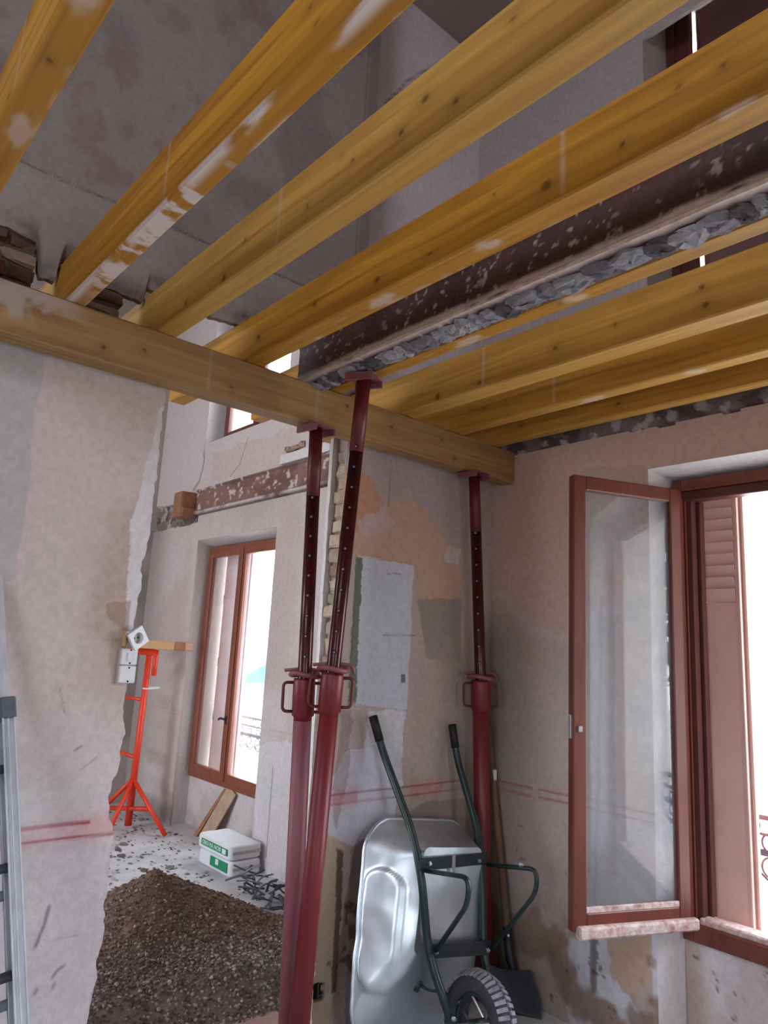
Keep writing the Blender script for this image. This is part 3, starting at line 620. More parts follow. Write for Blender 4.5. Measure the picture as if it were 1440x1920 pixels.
w4 = window('window_4', .34, 1.66, 3.60, 5.36, 3.33, M_frame_d, M_glass2, sashes=False)
mb = MB(); cbox(mb, (3.345, 1.53, 3.64), (3.385, 1.64, 5.32), .006); part('sash', mb, M_frame_d, w4)
# open front window: stepped frame, sill rail, open leaf
w1 = thing('window_1', None, None, (3.3, 1.0, .49)); w1['kind'] = 'structure'
mb = MB(); ring(mb, .33, 1.668, .484, 2.537, 3.285, 3.35, .045, .075, .055); part('frame', mb, M_frame, w1)
mb = MB(); ybar(mb, 1.585, 1.625, .56, 2.48, 3.315, 3.37); ybar(mb, .37, 1.625, 2.435, 2.482, 3.30, 3.37); part('inner_frame', mb, M_frame_d, w1)
mb = MB(); ybar(mb, 1.565, 1.586, .56, 2.44, 3.36, 3.40); part('rebate_strip', mb, M_frame_d, w1)
mb = MB(); ybar(mb, 1.612, 1.620, .56, 2.48, 3.309, 3.316); part('bead', mb, M_frame2, w1, label='orange varnished bead')
mb = MB(); cbox(mb, (3.30, .36, .555), (3.385, 1.60, .585), .006); part('sill_track', mb, M_dust, w1, label='dusty pale window track')
mb = MB()
for z in (.72, 1.35, 2.2): tube(mb, [(3.275, 1.655, z-.04), (3.275, 1.655, z+.04)], .009, 8)
part('hinge', mb, M_frame, w1, True)
hin = np.array((3.285, 1.640)); fre = np.array((2.735, 1.868)); dv = fre-hin; lw = np.linalg.norm(dv); dv /= lw; nv = np.array((dv[1], -dv[0]))
if nv[1] > 0: nv = -nv
LM = np.eye(4); LM[:3, 0] = (*dv, 0); LM[:3, 1] = (*nv, 0); LM[:3, 2] = (0, 0, 1); LM[:3, 3] = (*hin, 0)
zb, zt = .56, 2.488
leaf = None
mb = MB()
for lo, hi in (((0, -.022, zb), (.062, .022, zt)), ((lw-.066, -.022, zb), (lw, .022, zt)), ((.062, -.022, zt-.066), (lw-.066, .022, zt)), ((.062, -.022, zb), (lw-.066, .022, zb+.07))): cbox(mb, lo, hi, .005, LM)
leaf = part('sash', mb, M_frame, w1, label='open window leaf swung into the room')
mb = MB(); cbox(mb, (.055, -.003, zb+.06), (lw-.06, .003, zt-.06), .001, LM); part('pane', mb, M_glass, leaf)
mb = MB(); cbox(mb, (.06, .006, zb+.068), (lw-.064, .02, zb+.092), .004, LM); part('glazing_bead', mb, M_dust, leaf, label='dust covered glazing bead')
mb = MB(); cbox(mb, (-.02, .016, zb-.022), (lw-.012, .052, zb+.026), .012, LM); part('drip_rail', mb, M_dust, leaf, label='dust covered drip rail')
mb = MB(); cbox(mb, (lw-.004, -.012, 1.32), (lw+.006, .008, 1.42), .002, LM); cbox(mb, (lw-.04, .02, 1.35), (lw-.02, .032, 1.375), .003, LM); part('latch', mb, M_bolt, leaf)
# ================================================================== TIMBER AND STEEL OVERHEAD
def prism(name, axis, a0, a1, lo, hi, cfun, m, label, cat, group=None, step=.007, coarse=None, rnd=.006):
    """squared timber along an axis; lo/hi are the cross-section corners (across, z); cfun(along, perim position, face) -> rgb masks"""
    w0, z0 = lo; w1, z1 = hi
    per = []  # (w, z, face)
    def side(p, q, f):
        n = max(2, int(math.hypot(q[0]-p[0], q[1]-p[1])/step))
        for i in range(n): per.append((p[0]+(q[0]-p[0])*i/n, p[1]+(q[1]-p[1])*i/n, f))
    c = rnd
    side((w0, z1-c), (w0, z0+c), 0); side((w0, z0+c), (w0+c, z0), 1); side((w0+c, z0), (w1-c, z0), 1); side((w1-c, z0), (w1, z0+c), 1)
    side((w1, z0+c), (w1, z1-c), 2); side((w1, z1-c), (w1-c, z1), 3); side((w1-c, z1), (w0+c, z1), 3); side((w0+c, z1), (w0, z1-c), 3)
    if coarse is not None: al = np.concatenate([np.linspace(a0, coarse, 8)[:-1], np.linspace(coarse, a1, int((a1-coarse)/step))])
    else: al = np.linspace(a0, a1, int((a1-a0)/step))
    pw = np.array([p[0] for p in per]); pz = np.array([p[1] for p in per]); pf = np.array([p[2] for p in per])
    AL, PW = np.meshgrid(al, pw, indexing='ij'); PZ = np.tile(pz, (len(al), 1)); PF = np.tile(pf, (len(al), 1))
    col = cfun(AL, PW-w0, PZ-z0, PF)
    P = np.stack([PW, AL, PZ] if axis == 'Y' else [AL, PW, PZ], -1); n = len(per); k = len(al)
    i, j = np.meshgrid(np.arange(k-1), np.arange(n), indexing='ij'); a = (i*n+j).ravel(); b = (i*n+(j+1) % n).ravel()
    mb = MB(); mb.addq(P.reshape(-1, 3), np.stack([a, b, b+n, a+n], 1), col.reshape(-1, 3))
    mb.add(P[0], [tuple(range(n))], col[0]*0+np.array((0, 0, .4))); mb.add(P[-1], [tuple(range(n-1, -1, -1))], col[-1]*0+np.array((0, 0, .5)))
    base = (P[0].mean(0))
    o = build(mb, name, m, None, tuple(base))
    return tag(o, label, cat, group)
def tint(hue, knots, smear=None, lines=(), face_hue=None, seed=0):
    def f(al, w, z, pf):
        kn = np.zeros_like(al)
        for (ka, kz, kf, ra, rz) in knots:
            u = z if kf in (0, 2) else w
            d = np.hypot((al-ka)/ra, (u-kz)/rz); kn = np.maximum(kn, (pf == kf)*(1-sm(d, .55, 1.1))*.85)
            kn = np.maximum(kn, (pf == kf)*np.exp(-(d/2.6)**2)*.25)
        for la in lines: kn = kn
        g = smear(al, w, z, pf) if smear else np.zeros_like(al)
        for la in lines: g = np.maximum(g, (pf == 0)*np.exp(-((al-la)/.007)**2)*.35*(fbm(z*30, al*3, 7)+.2))
        h = np.full_like(al, hue)
        if face_hue is not None: h = np.where(pf == 1, face_hue, h)  # underside hue set paler: light from below put into the colour
        h = np.clip(h+.35*(fbm(al*1.6, z*6+w*9, 200+seed)-.5), 0, 1)
        return np.stack([np.clip(kn, 0, 1), np.clip(g, 0, 1), h], -1)
    return f
def sme_j1(al, w, z, pf):   # plaster dragged along the underside and its arris
    e = (pf == 1)*sm(w, .040, .008)*sm(fbm(al*5.0, w*20, 211), .30+.12*sm(al, 1.9, 1.2), .46+.12*sm(al, 1.9, 1.2))
    t = (pf == 1)*sm(fbm(al*30, w*14, 212), .46, .58)*sm(np.abs(al-1.95), .6, .25)
    a = (pf == 0)*sm(z, .012, .0)*sm(fbm(al*6, z*4, 213), .4, .6)
    b = (pf == 1)*sm(w, .055, .068)*sm(fbm(al*5, z*4, 214), .5, .6)*.8
    return np.clip(np.maximum.reduce([e*.95, t*.95, a, b]), 0, 1)
def sme_lt(al, w, z, pf): return (pf == 1)*sm(fbm(al*5, w*12, 215), .6, .72)*.45
def sme_car(al, w, z, pf): return (pf == 0)*sm(fbm(al*9, z*9, 216), .55, .68)*sm(al, .78, .55)*sm(z, .03, .1)*.75
def K(*a): return a
def rk(n, seed, y0=.5, y1=2.6, f=0, top=.19):
    r = np.random.default_rng(seed); return [(r.uniform(y0, y1), r.uniform(.02, top), f, r.uniform(.006, .014), r.uniform(.005, .009)) for _ in range(n)]
BZ, TZ = 2.806, 3.006
JE = 3.22
prism('ceiling_joist', 'Y', BW+.02, 3.18, (.245, BZ), (.322, TZ), tint(.75, rk(4, 1)+[(1.45, .03, 1, .01, .008)], sme_lt, (1.6,)), M_joist, 'yellow timber joist farthest left, cut by the top left corner of the view', 'joist', None, coarse=.6)
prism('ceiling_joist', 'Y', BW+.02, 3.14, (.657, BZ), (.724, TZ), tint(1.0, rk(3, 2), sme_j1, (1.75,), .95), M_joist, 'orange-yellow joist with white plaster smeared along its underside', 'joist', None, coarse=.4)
prism('ceiling_joist', 'Y', BW+.02, 3.16, (.990, BZ), (1.074, TZ), tint(.30, [(2.02, .02, 0, .014, .02), (1.08, .12, 0, .016, .012), (1.16, .075, 0, .013, .012), (.98, .05, 0, .011, .01), (1.9, .11, 0, .008, .006), (.82, .15, 0, .01, .008), (2.3, .03, 0, .008, .01), (1.55, .06, 0, .007, .006), (1.4, .14, 0, .006, .005), (1.35, .10, 0, .006, .005)], None, (1.70,)), M_joist, 'pale knotty yellow joist, third from the left', 'joist', None, coarse=.25)
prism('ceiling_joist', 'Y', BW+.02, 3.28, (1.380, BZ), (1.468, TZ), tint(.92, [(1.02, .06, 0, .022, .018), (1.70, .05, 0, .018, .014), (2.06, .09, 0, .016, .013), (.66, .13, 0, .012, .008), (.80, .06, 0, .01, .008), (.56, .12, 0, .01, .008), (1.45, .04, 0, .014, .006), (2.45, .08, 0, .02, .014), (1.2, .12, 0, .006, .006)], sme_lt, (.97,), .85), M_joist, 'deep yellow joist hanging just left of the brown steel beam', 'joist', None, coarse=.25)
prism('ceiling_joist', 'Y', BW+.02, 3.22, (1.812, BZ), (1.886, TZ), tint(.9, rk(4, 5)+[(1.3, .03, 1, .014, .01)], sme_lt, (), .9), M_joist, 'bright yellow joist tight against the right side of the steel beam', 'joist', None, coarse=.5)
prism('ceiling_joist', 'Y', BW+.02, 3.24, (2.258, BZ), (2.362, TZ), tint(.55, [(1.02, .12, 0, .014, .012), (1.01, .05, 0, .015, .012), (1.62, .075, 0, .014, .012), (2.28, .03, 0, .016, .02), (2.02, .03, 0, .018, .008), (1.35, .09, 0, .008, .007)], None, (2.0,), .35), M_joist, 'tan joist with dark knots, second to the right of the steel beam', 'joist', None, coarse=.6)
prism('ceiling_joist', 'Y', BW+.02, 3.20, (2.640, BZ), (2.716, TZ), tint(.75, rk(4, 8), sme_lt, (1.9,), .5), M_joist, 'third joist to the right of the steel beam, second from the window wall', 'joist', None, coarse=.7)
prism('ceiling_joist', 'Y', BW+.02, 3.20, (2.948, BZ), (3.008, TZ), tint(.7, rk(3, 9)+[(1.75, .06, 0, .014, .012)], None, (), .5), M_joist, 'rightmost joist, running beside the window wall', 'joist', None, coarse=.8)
prism('carrier_beam', 'X', LW+.01, XE-.004, (2.53, 2.622), (2.632, BZ-.001), tint(.62, [(1.32, .05, 0, .012, .008), (1.92, .13, 0, .012, .01), (2.2, .10, 0, .012, .01), (.95, .09, 0, .01, .008), (2.55, .12, 0, .01, .008), (2.65, .04, 0, .012, .009), (.8, .05, 0, .012, .01), (1.05, .1, 1, .012, .01)], sme_car, (1.22, 1.75)), M_carrier, 'long yellow carrier beam running crosswise under all the joists', 'beam', None, coarse=.2)
# ---- old steel beam
def col_st(al, u):
    c = np.tile(lin((84, 56, 52)), al.shape+(1,))
    c = mix(c, (70, 46, 44), sm(fbm(al*4, u*9, 221), .4, .7))
    c = mix(c, (178, 158, 150), sm(fbm(al*38, u*44, 222), .66, .71)*sm(fbm(al*2.2, u*3, 223), .3, .55))
    c = mix(c, (170, 150, 142), sm(fbm(al*26, u*20, 227), .76, .79)*.8)
    return c
sb = thing('steel_beam', 'old brown painted steel beam with crusted mortar below, propped at its end', 'beam', (1.75, 1.0, BZ))
al = np.concatenate([np.linspace(BW+.02, .4, 8)[:-1], np.linspace(.4, 2.62, 320)])
prof = [(1.668, TZ+.012), (1.668, TZ+.0), (1.692, TZ-.02)]+[(1.695, z) for z in np.linspace(TZ-.03, BZ+.03, 22)]+[(1.692, BZ+.022), (1.672, BZ+.016), (1.668, BZ+.008), (1.668, BZ-.004), (1.70, BZ-.006), (1.74, BZ-.006), (1.78, BZ-.006), (1.80, BZ-.004), (1.80, TZ+.012)]
pw = np.array([p[0] for p in prof]); pz = np.array([p[1] for p in prof]); ALg, PW = np.meshgrid(al, pw, indexing='ij'); PZ = np.tile(pz, (len(al), 1))
col = col_st(ALg, PZ+PW); k, n = ALg.shape
crust = sm(np.abs(PZ-(BZ+.016)+.02*(fbm(ALg*9, PZ*0, 228)-.5)), .042, .020)*(PW < 1.70)
col = mix(col, (206, 188, 180), crust*sm(fbm(ALg*7, PZ*40, 224), .12, .32))
col = mix(col, (120, 116, 124), (sm(ALg, 2.35, 2.6)*sm(fbm(ALg*6, PZ*8, 226), .35, .6)*.5))
PWd = PW-crust*.006*fbm(ALg*25, PZ*60, 225)
mb = MB(); mb.addq(np.stack([PWd, ALg, PZ], -1).reshape(-1, 3), np.stack([(np.arange(k-1)[:, None]*n+np.arange(n-1)).ravel(), (np.arange(k-1)[:, None]*n+np.arange(n-1)+1).ravel(), (np.arange(1, k)[:, None]*n+np.arange(n-1)+1).ravel(), (np.arange(1, k)[:, None]*n+np.arange(n-1)).ravel()], 1), col.reshape(-1, 3))
mb.add(np.stack([PWd, ALg, PZ], -1)[-1], [tuple(range(n))], lin((70, 66, 74))); mb.add(np.stack([PWd, ALg, PZ], -1)[0], [tuple(range(n))], lin((70, 66, 74)))
part('web', mb, M_steel, sb)
y = .42; i = 0
while y < 2.58:
    h = rng.uniform(.04, .13); mb = MB(); g = rng.uniform(.75, 1.25); t = 10
    c0 = np.array((rng.uniform(1.735, 1.75), y+h/2, BZ-.006))
    V = []; F = []
    for a in range(5):
        for b in range(t):
            th = 2*math.pi*b/t; rr_ = math.cos(a/4*math.pi/2)*.99+.01
            V.append(c0+np.array((math.cos(th)*rr_*.052, math.sin(th)*rr_*h*.62, -math.sin(a/4*math.pi/2)*.017))+rng.normal(0, .0042, 3))
    for a in range(4):
        for b in range(t): F.append((a*t+b, a*t+(b+1) % t, (a+1)*t+(b+1) % t, (a+1)*t+b))
    F.append(tuple(4*t+b for b in range(t)))
    mb.add(V, F, np.clip(lin(random.choice([(116, 112, 118), (132, 130, 136), (92, 86, 90), (150, 148, 152)]))*g, 0, 1)); part('mortar_lump', mb, M_stone, sb)
    y += h*.86
# ---- steel lintel set into the outside wall of the back room
lb = thing('steel_lintel', 'brown steel lintel set in the wall above the back room window', 'beam', (XE, 5.5, 2.85))
al = np.linspace(3.0, 6.5, 420)
prof = [(XE+.02, 3.125), (XE-.022, 3.12), (XE-.022, 3.105), (XE-.010, 3.095)]+[(XE-.010, z) for z in np.linspace(3.09, 2.915, 20)]+[(XE-.034, 2.900), (XE-.036, 2.885), (XE-.036, 2.862), (XE+.02, 2.852)]
pw = np.array([p[0] for p in prof]); pz = np.array([p[1] for p in prof]); ALg, PW = np.meshgrid(al, pw, indexing='ij'); PZ = np.tile(pz, (len(al), 1))
col = mix(np.tile(lin((138, 104, 96)), ALg.shape+(1,)), (116, 84, 78), sm(fbm(ALg*5, PZ*10, 231), .4, .65))
col = mix(col, (206, 194, 190), sm(fbm(ALg*16, PZ*20, 232), .62, .68)*.9)
col = mix(col, (216, 206, 202), sm(PZ, 2.905, 2.885)*sm(fbm(ALg*5, PZ*14, 233), .3, .5)*.85); col = mix(col, (70, 50, 48), (PZ < 2.868)*.7)
k, n = ALg.shape; mb = MB(); f = gridf(k, n); mb.addq(np.stack([PW, ALg, PZ], -1).reshape(-1, 3), f, col.reshape(-1, 3)); part('flanged_face', mb, M_steel, lb)
st = thing('timber_stub', 'short sawn-off stub of old brown timber left of the steel lintel', 'timber', (XE, 6.62, 2.83))
mb = MB(); cbox(mb, (2.99, 6.52, 2.835), (XE+.004, 6.70, 3.09), .006, jit=.002); part('stub_end', mb, M_stub, st)
mb = MB(); cbox(mb, (3.0, 6.50, 2.83), (XE, 6.518, 2.93), .004, jit=.001); part('wedge', mb, M_stub, st)
pb = thing('plaster_slab', 'white plaster slab standing proud of the wall above the steel lintel', 'plaster', (XE, 4.8, 3.13))
mb = MB(); cbox(mb, (XE-.03, 4.30, 3.13), (XE+.004, 5.0, 3.215), .006, jit=.002, col=lin((222, 216, 216))); part('slab', mb, M_wall, pb)
mb = MB()
for _ in range(9):
    a = rng.uniform(4.35, 4.95); cbox(mb, (XE-.025, a, 3.225+rng.uniform(0, .02)), (XE+.003, a+rng.uniform(.05, .12), 3.26+rng.uniform(0, .03)), .008, jit=.006, col=lin((170, 140, 124))*rng.uniform(.7, 1.2))
part('broken_masonry', mb, M_stone, pb)
# ================================================================== STEEL PROPS
def prop(label, top, collar, foot, r_in, r_out, plate_rot, name='steel_prop', split=None, holes=True, rr_h=(1, 0), red_top=.32):
    top = np.array(top); collar = np.array(collar); foot = np.array(foot)
    p = thing(name, label, 'prop', tuple(foot))
    ax = (top-collar)/np.linalg.norm(top-collar); ax2 = (collar-foot)/np.linalg.norm(collar-foot)
    L = np.linalg.norm(top-collar); tp = collar+ax*(L-red_top)
    mb = MB(); tube(mb, [tp, top-ax*.006], r_in, 20); part('head_tube', mb, M_prop, p, True)
    mb = MB(); tube(mb, [collar-ax2*.1, collar, tp], r_in*.985, 20); part('inner_tube', mb, M_inner, p, True, 'dark maroon inner tube with pin holes')
    mb = MB(); tube(mb, [foot+ax2*.006, collar-ax2*.06], r_out, 20); part('outer_tube', mb, M_prop_o if split is None else split, p, True)
    mb = MB(); hh = .15; tube(mb, [collar-ax2*.17, collar-ax2*.155, collar-ax2*.15, collar-ax2*.012, collar], [r_out, r_out*1.02, r_out*1.22, r_out*1.22, r_out*1.14], 20); part('collar', mb, M_prop_o, p, True)
    h1 = np.array((rr_h[0], rr_h[1], 0.)); h1 /= np.linalg.norm(h1)
    for s in (1, -1):
        a = collar-ax2*.018+s*h1*r_out*1.1; b = collar-ax2*.135+s*h1*r_out*1.1; d = s*h1*.045
        mb = MB(); tube(mb, fillet([a, a+d, b+d, b], .02), .0065, 8); part('handle_loop', mb, M_prop, p, True)
    mb = MB(); th = np.linspace(0, 2*math.pi, 25)[:-1]; nx = np.cross(ax2, h1)
    tube(mb, [collar+ax2*(.016+.006*math.sin(2*t))+(h1*math.cos(t)+nx*math.sin(t))*(r_out*1.5) for t in th], .011, 8, closed=True); part('adjusting_ring', mb, M_prop_d, p, True)
    mb = MB(); tube(mb, fillet([collar+ax2*.03-h1*.085, collar+ax2*.04, collar+ax2*.035+h1*.08, collar+ax2*.0+h1*.09], .03), .007, 8); part('locking_pin', mb, M_prop_d, p, True)
    # plates
    for nm, c, M in (('top_plate', top-np.array((0, 0, .004)), M_prop_d), ('base_plate', foot+np.array((0, 0, .004)), M_prop_d)):
        R = Matrix.Translation(c)@Matrix.Rotation(plate_rot, 4, 'Z'); mb = MB(); cbox(mb, (-.062, -.062, -.0035), (.062, .062, .0035), .0015, R)
        if nm == 'top_plate':
            for sx in (-1, 1): cbox(mb, (sx*.056-.006, -.062, -.03), (sx*.056+.006, .062, -.003), .002, R)
        part(nm, mb, M, p)
    if holes:
        mb = MB(); mb2 = MB(); nrm = -ax*0+np.array((-collar[0]-.2, -collar[1], 0)); nrm -= ax*(nrm@ax); nrm /= np.linalg.norm(nrm)
        k = .09
        while k < L-red_top+.02:
            c = collar+ax*k
            disc(mb, c+nrm*(r_in*.985), nrm, .0085, .003, 10); disc(mb2, c+nrm*(r_in*.985+.0008)+np.cross(nrm, ax)*.002-ax*.001, nrm, .0045, .0022, 8)  # dark disc for each hole, small pale dot off-centre on it
            k += .085
        o = part('pin_holes', mb, M_black, p); o['kind'] = 'stuff'; o = part('pin_hole_dots', mb2, M_pin, p); o['kind'] = 'stuff'
    return p
prop('red steel prop under the carrier beam at the broken partition edge', (1.765, 2.545, 2.616), [(1.784,2.525,1.518)][0], [(1.831,2.53,0.042)][0][:2]+(0.0,) , .030, .038, .15, split=M_prop_d, rr_h=(1, -.5))
prop('leaning red steel prop holding up the end of the brown steel beam', (1.775, 2.235, 2.776), [(1.835,2.4,1.548)][0], [(1.78,2.41,0.107)][0][:2]+(0.0,), .030, .039, .5, rr_h=(1, -.6))
prop('red steel prop in the far corner behind the wheelbarrow', (2.81, 2.535, 2.616), [(2.917,2.545,1.525)][0], [(3.02,2.56,0.059)][0][:2]+(0.0,), .030, .042, .1, holes=True, rr_h=(1, -.55))
# orange stanchion in the back room
op = thing('trestle_stand', 'bright orange steel trestle stand in the back room by the window', 'stand', (2.80, 6.45, 0))
mb = MB(); pc = (2.785, 6.45); tube(mb, [(pc[0], pc[1], .03), (pc[0]+.02, pc[1], 1.50)], [.032, .026], 14); part('post', mb, M_orange, op, True)
mb = MB(); tube(mb, [(pc[0]-.12, pc[1]+.20, 1.525), (pc[0]+.03, pc[1]-.1, 1.525)], .030, 4); part('head_bar', mb, M_orange, op)
mb = MB(); tube(mb, [(pc[0]+.035, pc[1]-.11, 1.55), (pc[0]+.035, pc[1]-.11, 1.32)], .024, 12); part('head_lug', mb, M_orange, op, True)
for nm, a, b in (('leg', (pc[0], pc[1], .42), (2.94, 6.03, .02)), ('leg', (pc[0], pc[1], .42), (2.62, 6.86, .02)), ('leg', (pc[0], pc[1], .42), (2.50, 6.20, .02)), ('spreader', (2.87, 6.22, .2), (2.66, 6.76, .13)), ('side_peg', (pc[0], pc[1], .60), (pc[0]-.06, pc[1]+.42, .62)), ('side_peg', (pc[0]+.01, pc[1], 1.10), (pc[0]-.06, pc[1]+.32, 1.10))):
    mb = MB(); tube(mb, [a, b], .020 if nm != 'side_peg' else .017, 10); part(nm, mb, M_orange, op, True)
mb = MB(); th = np.linspace(0, 2*math.pi, 17)[:-1]; tube(mb, [(pc[0]+.05+.075*math.cos(t), pc[1]-.06+.06*math.sin(t), 1.208+.006*math.cos(t)) for t in th], .006, 6, closed=True); part('wire_tie', mb, M_tie, op, True, 'white wire tie')
wb_ = thing('timber_block', 'pale raw timber block lying on the orange trestle stand', 'timber', (2.80, 6.30, 1.556))
mb = MB(); R = Matrix.Translation((2.79, 6.37, 1.593))@Matrix.Rotation(math.radians(-66), 4, 'Z'); cbox(mb, (-.18, -.05, -.036), (.30, .05, .036), .004, R); part('block_body', mb, M_rawwood, wb_)
mb = MB(); cbox(mb, (.30, -.05, -.036), (.42, .05, .036), .006, R); part('stained_end', mb, M_stub, wb_, label='dark stained end')
# ================================================================== LADDER
ld = thing('ladder', 'aluminium extension ladder leaning against the left part of the wall', 'ladder', (.6, 2.1, 0))
tp = np.array((.602, 2.60, 1.84)); ft = np.array((.800, 2.05, 0.0))
ladd = (tp-ft)/np.linalg.norm(tp-ft); lx = np.array((-1., 0, 0)); lx -= ladd*(lx@ladd); lx /= np.linalg.norm(lx); ln = np.cross(ladd, lx)
if ln[1] > 0: ln = -ln
def frame_m(o): 
    M = np.eye(4); M[:3, 0] = lx; M[:3, 1] = ln; M[:3, 2] = ladd; M[:3, 3] = o; return M
LL = np.linalg.norm(tp-ft)
for side, off in (('stile', 0.0), ('stile', .40)):
    mb = MB(); M = frame_m(ft+lx*off)
    for lo, hi in (((-.004, .022, 0.02), (.030, .026, LL-.44)), ((-.004, -.026, 0.02), (.030, -.022, LL-.44)), ((-.006, -.026, 0.02), (.0, .026, LL-.44)), ((.012, .026, .02), (.016, .031, LL-.44)), ((-.006, .026, .02), (-.001, .032, LL-.44)), ((.026, .026, .02), (.031, .032, LL-.44))): cbox(mb, lo, hi, .001, M)
    part(side, mb, M_alu, ld)
    mb = MB()
    for lo, hi in (((-.002, -.062, .3), (.024, -.058, LL)), ((-.002, -.034, .3), (.024, -.030, LL)), ((-.006, -.062, .3), (-.002, -.030, LL))): cbox(mb, lo, hi, .001, M)
    part('fly_stile', mb, M_alu, ld)
    mb = MB(); cbox(mb, (-.010, -.066, LL-.48), (.034, .034, LL-.415), .004, M); part('guide_bracket', mb, M_alu_d, ld, label='grey plastic guide bracket')
    mb = MB(); cbox(mb, (-.010, -.034, 0.0), (.036, .038, .05), .006, M); part('foot', mb, M_alu_d, ld)
k = .22
while k < LL-.5:
    M = ft+ladd*k; mb = MB(); tube(mb, [M+lx*.005, M+lx*.40], .016, 10, flat=(1, .8)); part('rung', mb, M_alu_d, ld, True); k += .272
k = .42
while k < LL-.05:
    M = ft+ladd*k-ln*.046; mb = MB(); tube(mb, [M+lx*.01, M+lx*.40], .014, 10); part('fly_rung', mb, M_alu, ld, True); k += .272
# ================================================================== WHEELBARROW
wb = thing('wheelbarrow', 'galvanised wheelbarrow with green tube frame stood on its nose', 'wheelbarrow', (2.5, 2.3, 0))
ang = math.radians(7); bx = np.array((math.cos(ang), 0, -math.sin(ang))); ax_ = np.array((math.sin(ang), 0, math.cos(ang))); Ow = np.array((2.5, 0, 0.))
def LB(a, b, y): return Ow+ax_*a+bx*b+np.array((0, y, 0))
def rrect(ac, la, bc, lb, r, n=14):
    out = []
    for (sa, sb_, t0) in ((1, 1, 0), (-1, 1, 90), (-1, -1, 180), (1, -1, 270)):
        for i in range(n):
            t = math.radians(t0+90*i/(n-1)); out.append((ac+sa*(la-r)+r*math.cos(t), bc+sb_*(lb-r)+r*math.sin(t)))
    # densify straights
    P = np.array(out); res = []
    for i in range(len(P)):
        q = P[(i+1) % len(P)]; d = np.linalg.norm(q-P[i]); m = max(1, int(d/.016))
        for j in range(m): res.append(P[i]+(q-P[i])*j/m)
    return np.array(res)
K0 = rrect(.448, .418, -.035, .345, .15); nk = len(K0)
def resamp(P, n):
    Q = np.vstack([P, P[:1]]); d = np.concatenate([[0], np.cumsum(np.linalg.norm(np.diff(Q, axis=0), axis=1))]); t = np.linspace(0, d[-1], n+1)[:-1]
    return np.stack([np.interp(t, d, Q[:, 0]), np.interp(t, d, Q[:, 1])], 1)
nk = 220; rimc = resamp(K0, nk); botc = resamp(rrect(.595, .205, -.06, .193, .035), nk)
# match the start angle of both outlines
def by_angle(P, c, n=nk):
    a = np.arctan2((P[:, 1]-c[1]), (P[:, 0]-c[0])); o = np.argsort(a); return P[o], a[o]
rows = []; nr = 26
for i in range(nr+1):
    t = i/nr; yy = 2.565-.235*t
    e = t**1.15
    if t < .93: pts = rimc+(botc-rimc)*e*1.03
    else:
        tt = (t-.93)/.07; e0 = .93**1.15*1.03; pts = rimc+(botc-rimc)*(e0+(1.02-e0)*math.sin(tt*math.pi/2)); yy = 2.565-.235*(.93+.07*(1-(1-tt)**1.6))
    rows.append(np.array([LB(a, b-.07*max(0, .8-a)*(b < 0), yy+.17*(a-.66)*(1-.45*t)) for a, b in pts]))
P = np.array(rows)
# pressed rib and dents on the left flank
aa = (P-Ow)@ax_; bb = (P-Ow)@bx; yy = P[..., 1]
left = sm(bb, -.20, -.27); tpar = np.linspace(0, 1, nr+1)[:, None]*np.ones((1, nk))
qa = np.clip(aa, .30, .62); dst = np.hypot((aa-qa)/.06, (tpar-.42)/.30)
rib = (sm(dst, 1.25, .95)-.0*sm(dst, .8, .5))*left
dent = (vn(aa*14, yy*14, 301)-.5)*.010*left+.004*(fbm(aa*9, bb*9, 302)-.5)
P = P-bx*(rib*.018+dent)[..., None]
v = P.reshape(-1, 3); F = []
i, j = np.meshgrid(np.arange(nr), np.arange(nk), indexing='ij'); a_ = (i*nk+j).ravel(); b_ = (i*nk+(j+1) % nk).ravel()
mb = MB(); mb.addq(v, np.stack([a_, b_, b_+nk, a_+nk], 1))
cen = P[-1].mean(0); ringp = [P[-1]]
for s in np.linspace(.93, .05, 12): ringp.append(cen+(P[-1]-cen)*s)
G = np.array(ringp); G[:, :, 1] = G[:, :, 1]+np.where(np.arange(len(G))[:, None] > 0, .004*(fbm(G[..., 0]*11, G[..., 2]*11, 303)-.5), 0)
i, j = np.meshgrid(np.arange(len(G)-1), np.arange(nk), indexing='ij'); a_ = (i*nk+j).ravel(); b_ = (i*nk+(j+1) % nk).ravel()
mb.addq(G.reshape(-1, 3), np.stack([a_, b_, b_+nk, a_+nk], 1)); mb.add(G[-1], [tuple(range(nk))])
tray = part('tray', mb, M_galv, wb, True)
mb = MB(); tube(mb, P[0][::2], .0085, 8, closed=True); part('rolled_rim', mb, M_galv, tray, True)
TL = [(2.261,2.625,1.341),(2.307,2.605,1.198),(2.327,2.4,0.878),(2.308,2.315,0.728),(2.327,2.275,0.429),(2.316,2.13,0.245)]
TR = [(2.799,2.625,1.291),(2.817,2.605,1.135),(2.787,2.42,0.82),(2.71,2.325,0.665),(2.678,2.28,0.353),(2.652,2.18,0.153)]
for T in (TL, TR):
    f = fillet(T, .10, 6); mb = MB(); tube(mb, f, .0175, 14); tu = part('frame_tube', mb, M_green, wb, True)
    d = np.array(T[1])-np.array(T[0]); d /= np.linalg.norm(d); mb = MB(); tube(mb, [np.array(T[0])-d*.005, np.array(T[0])+d*.11], .0205, 14); part('grip', mb, M_grip, tu, True, 'black rubber grip')
def pt(T, i, t): return np.array(T[i])*(1-t)+np.array(T[i+1])*t
off = np.array((0, -.026, 0))
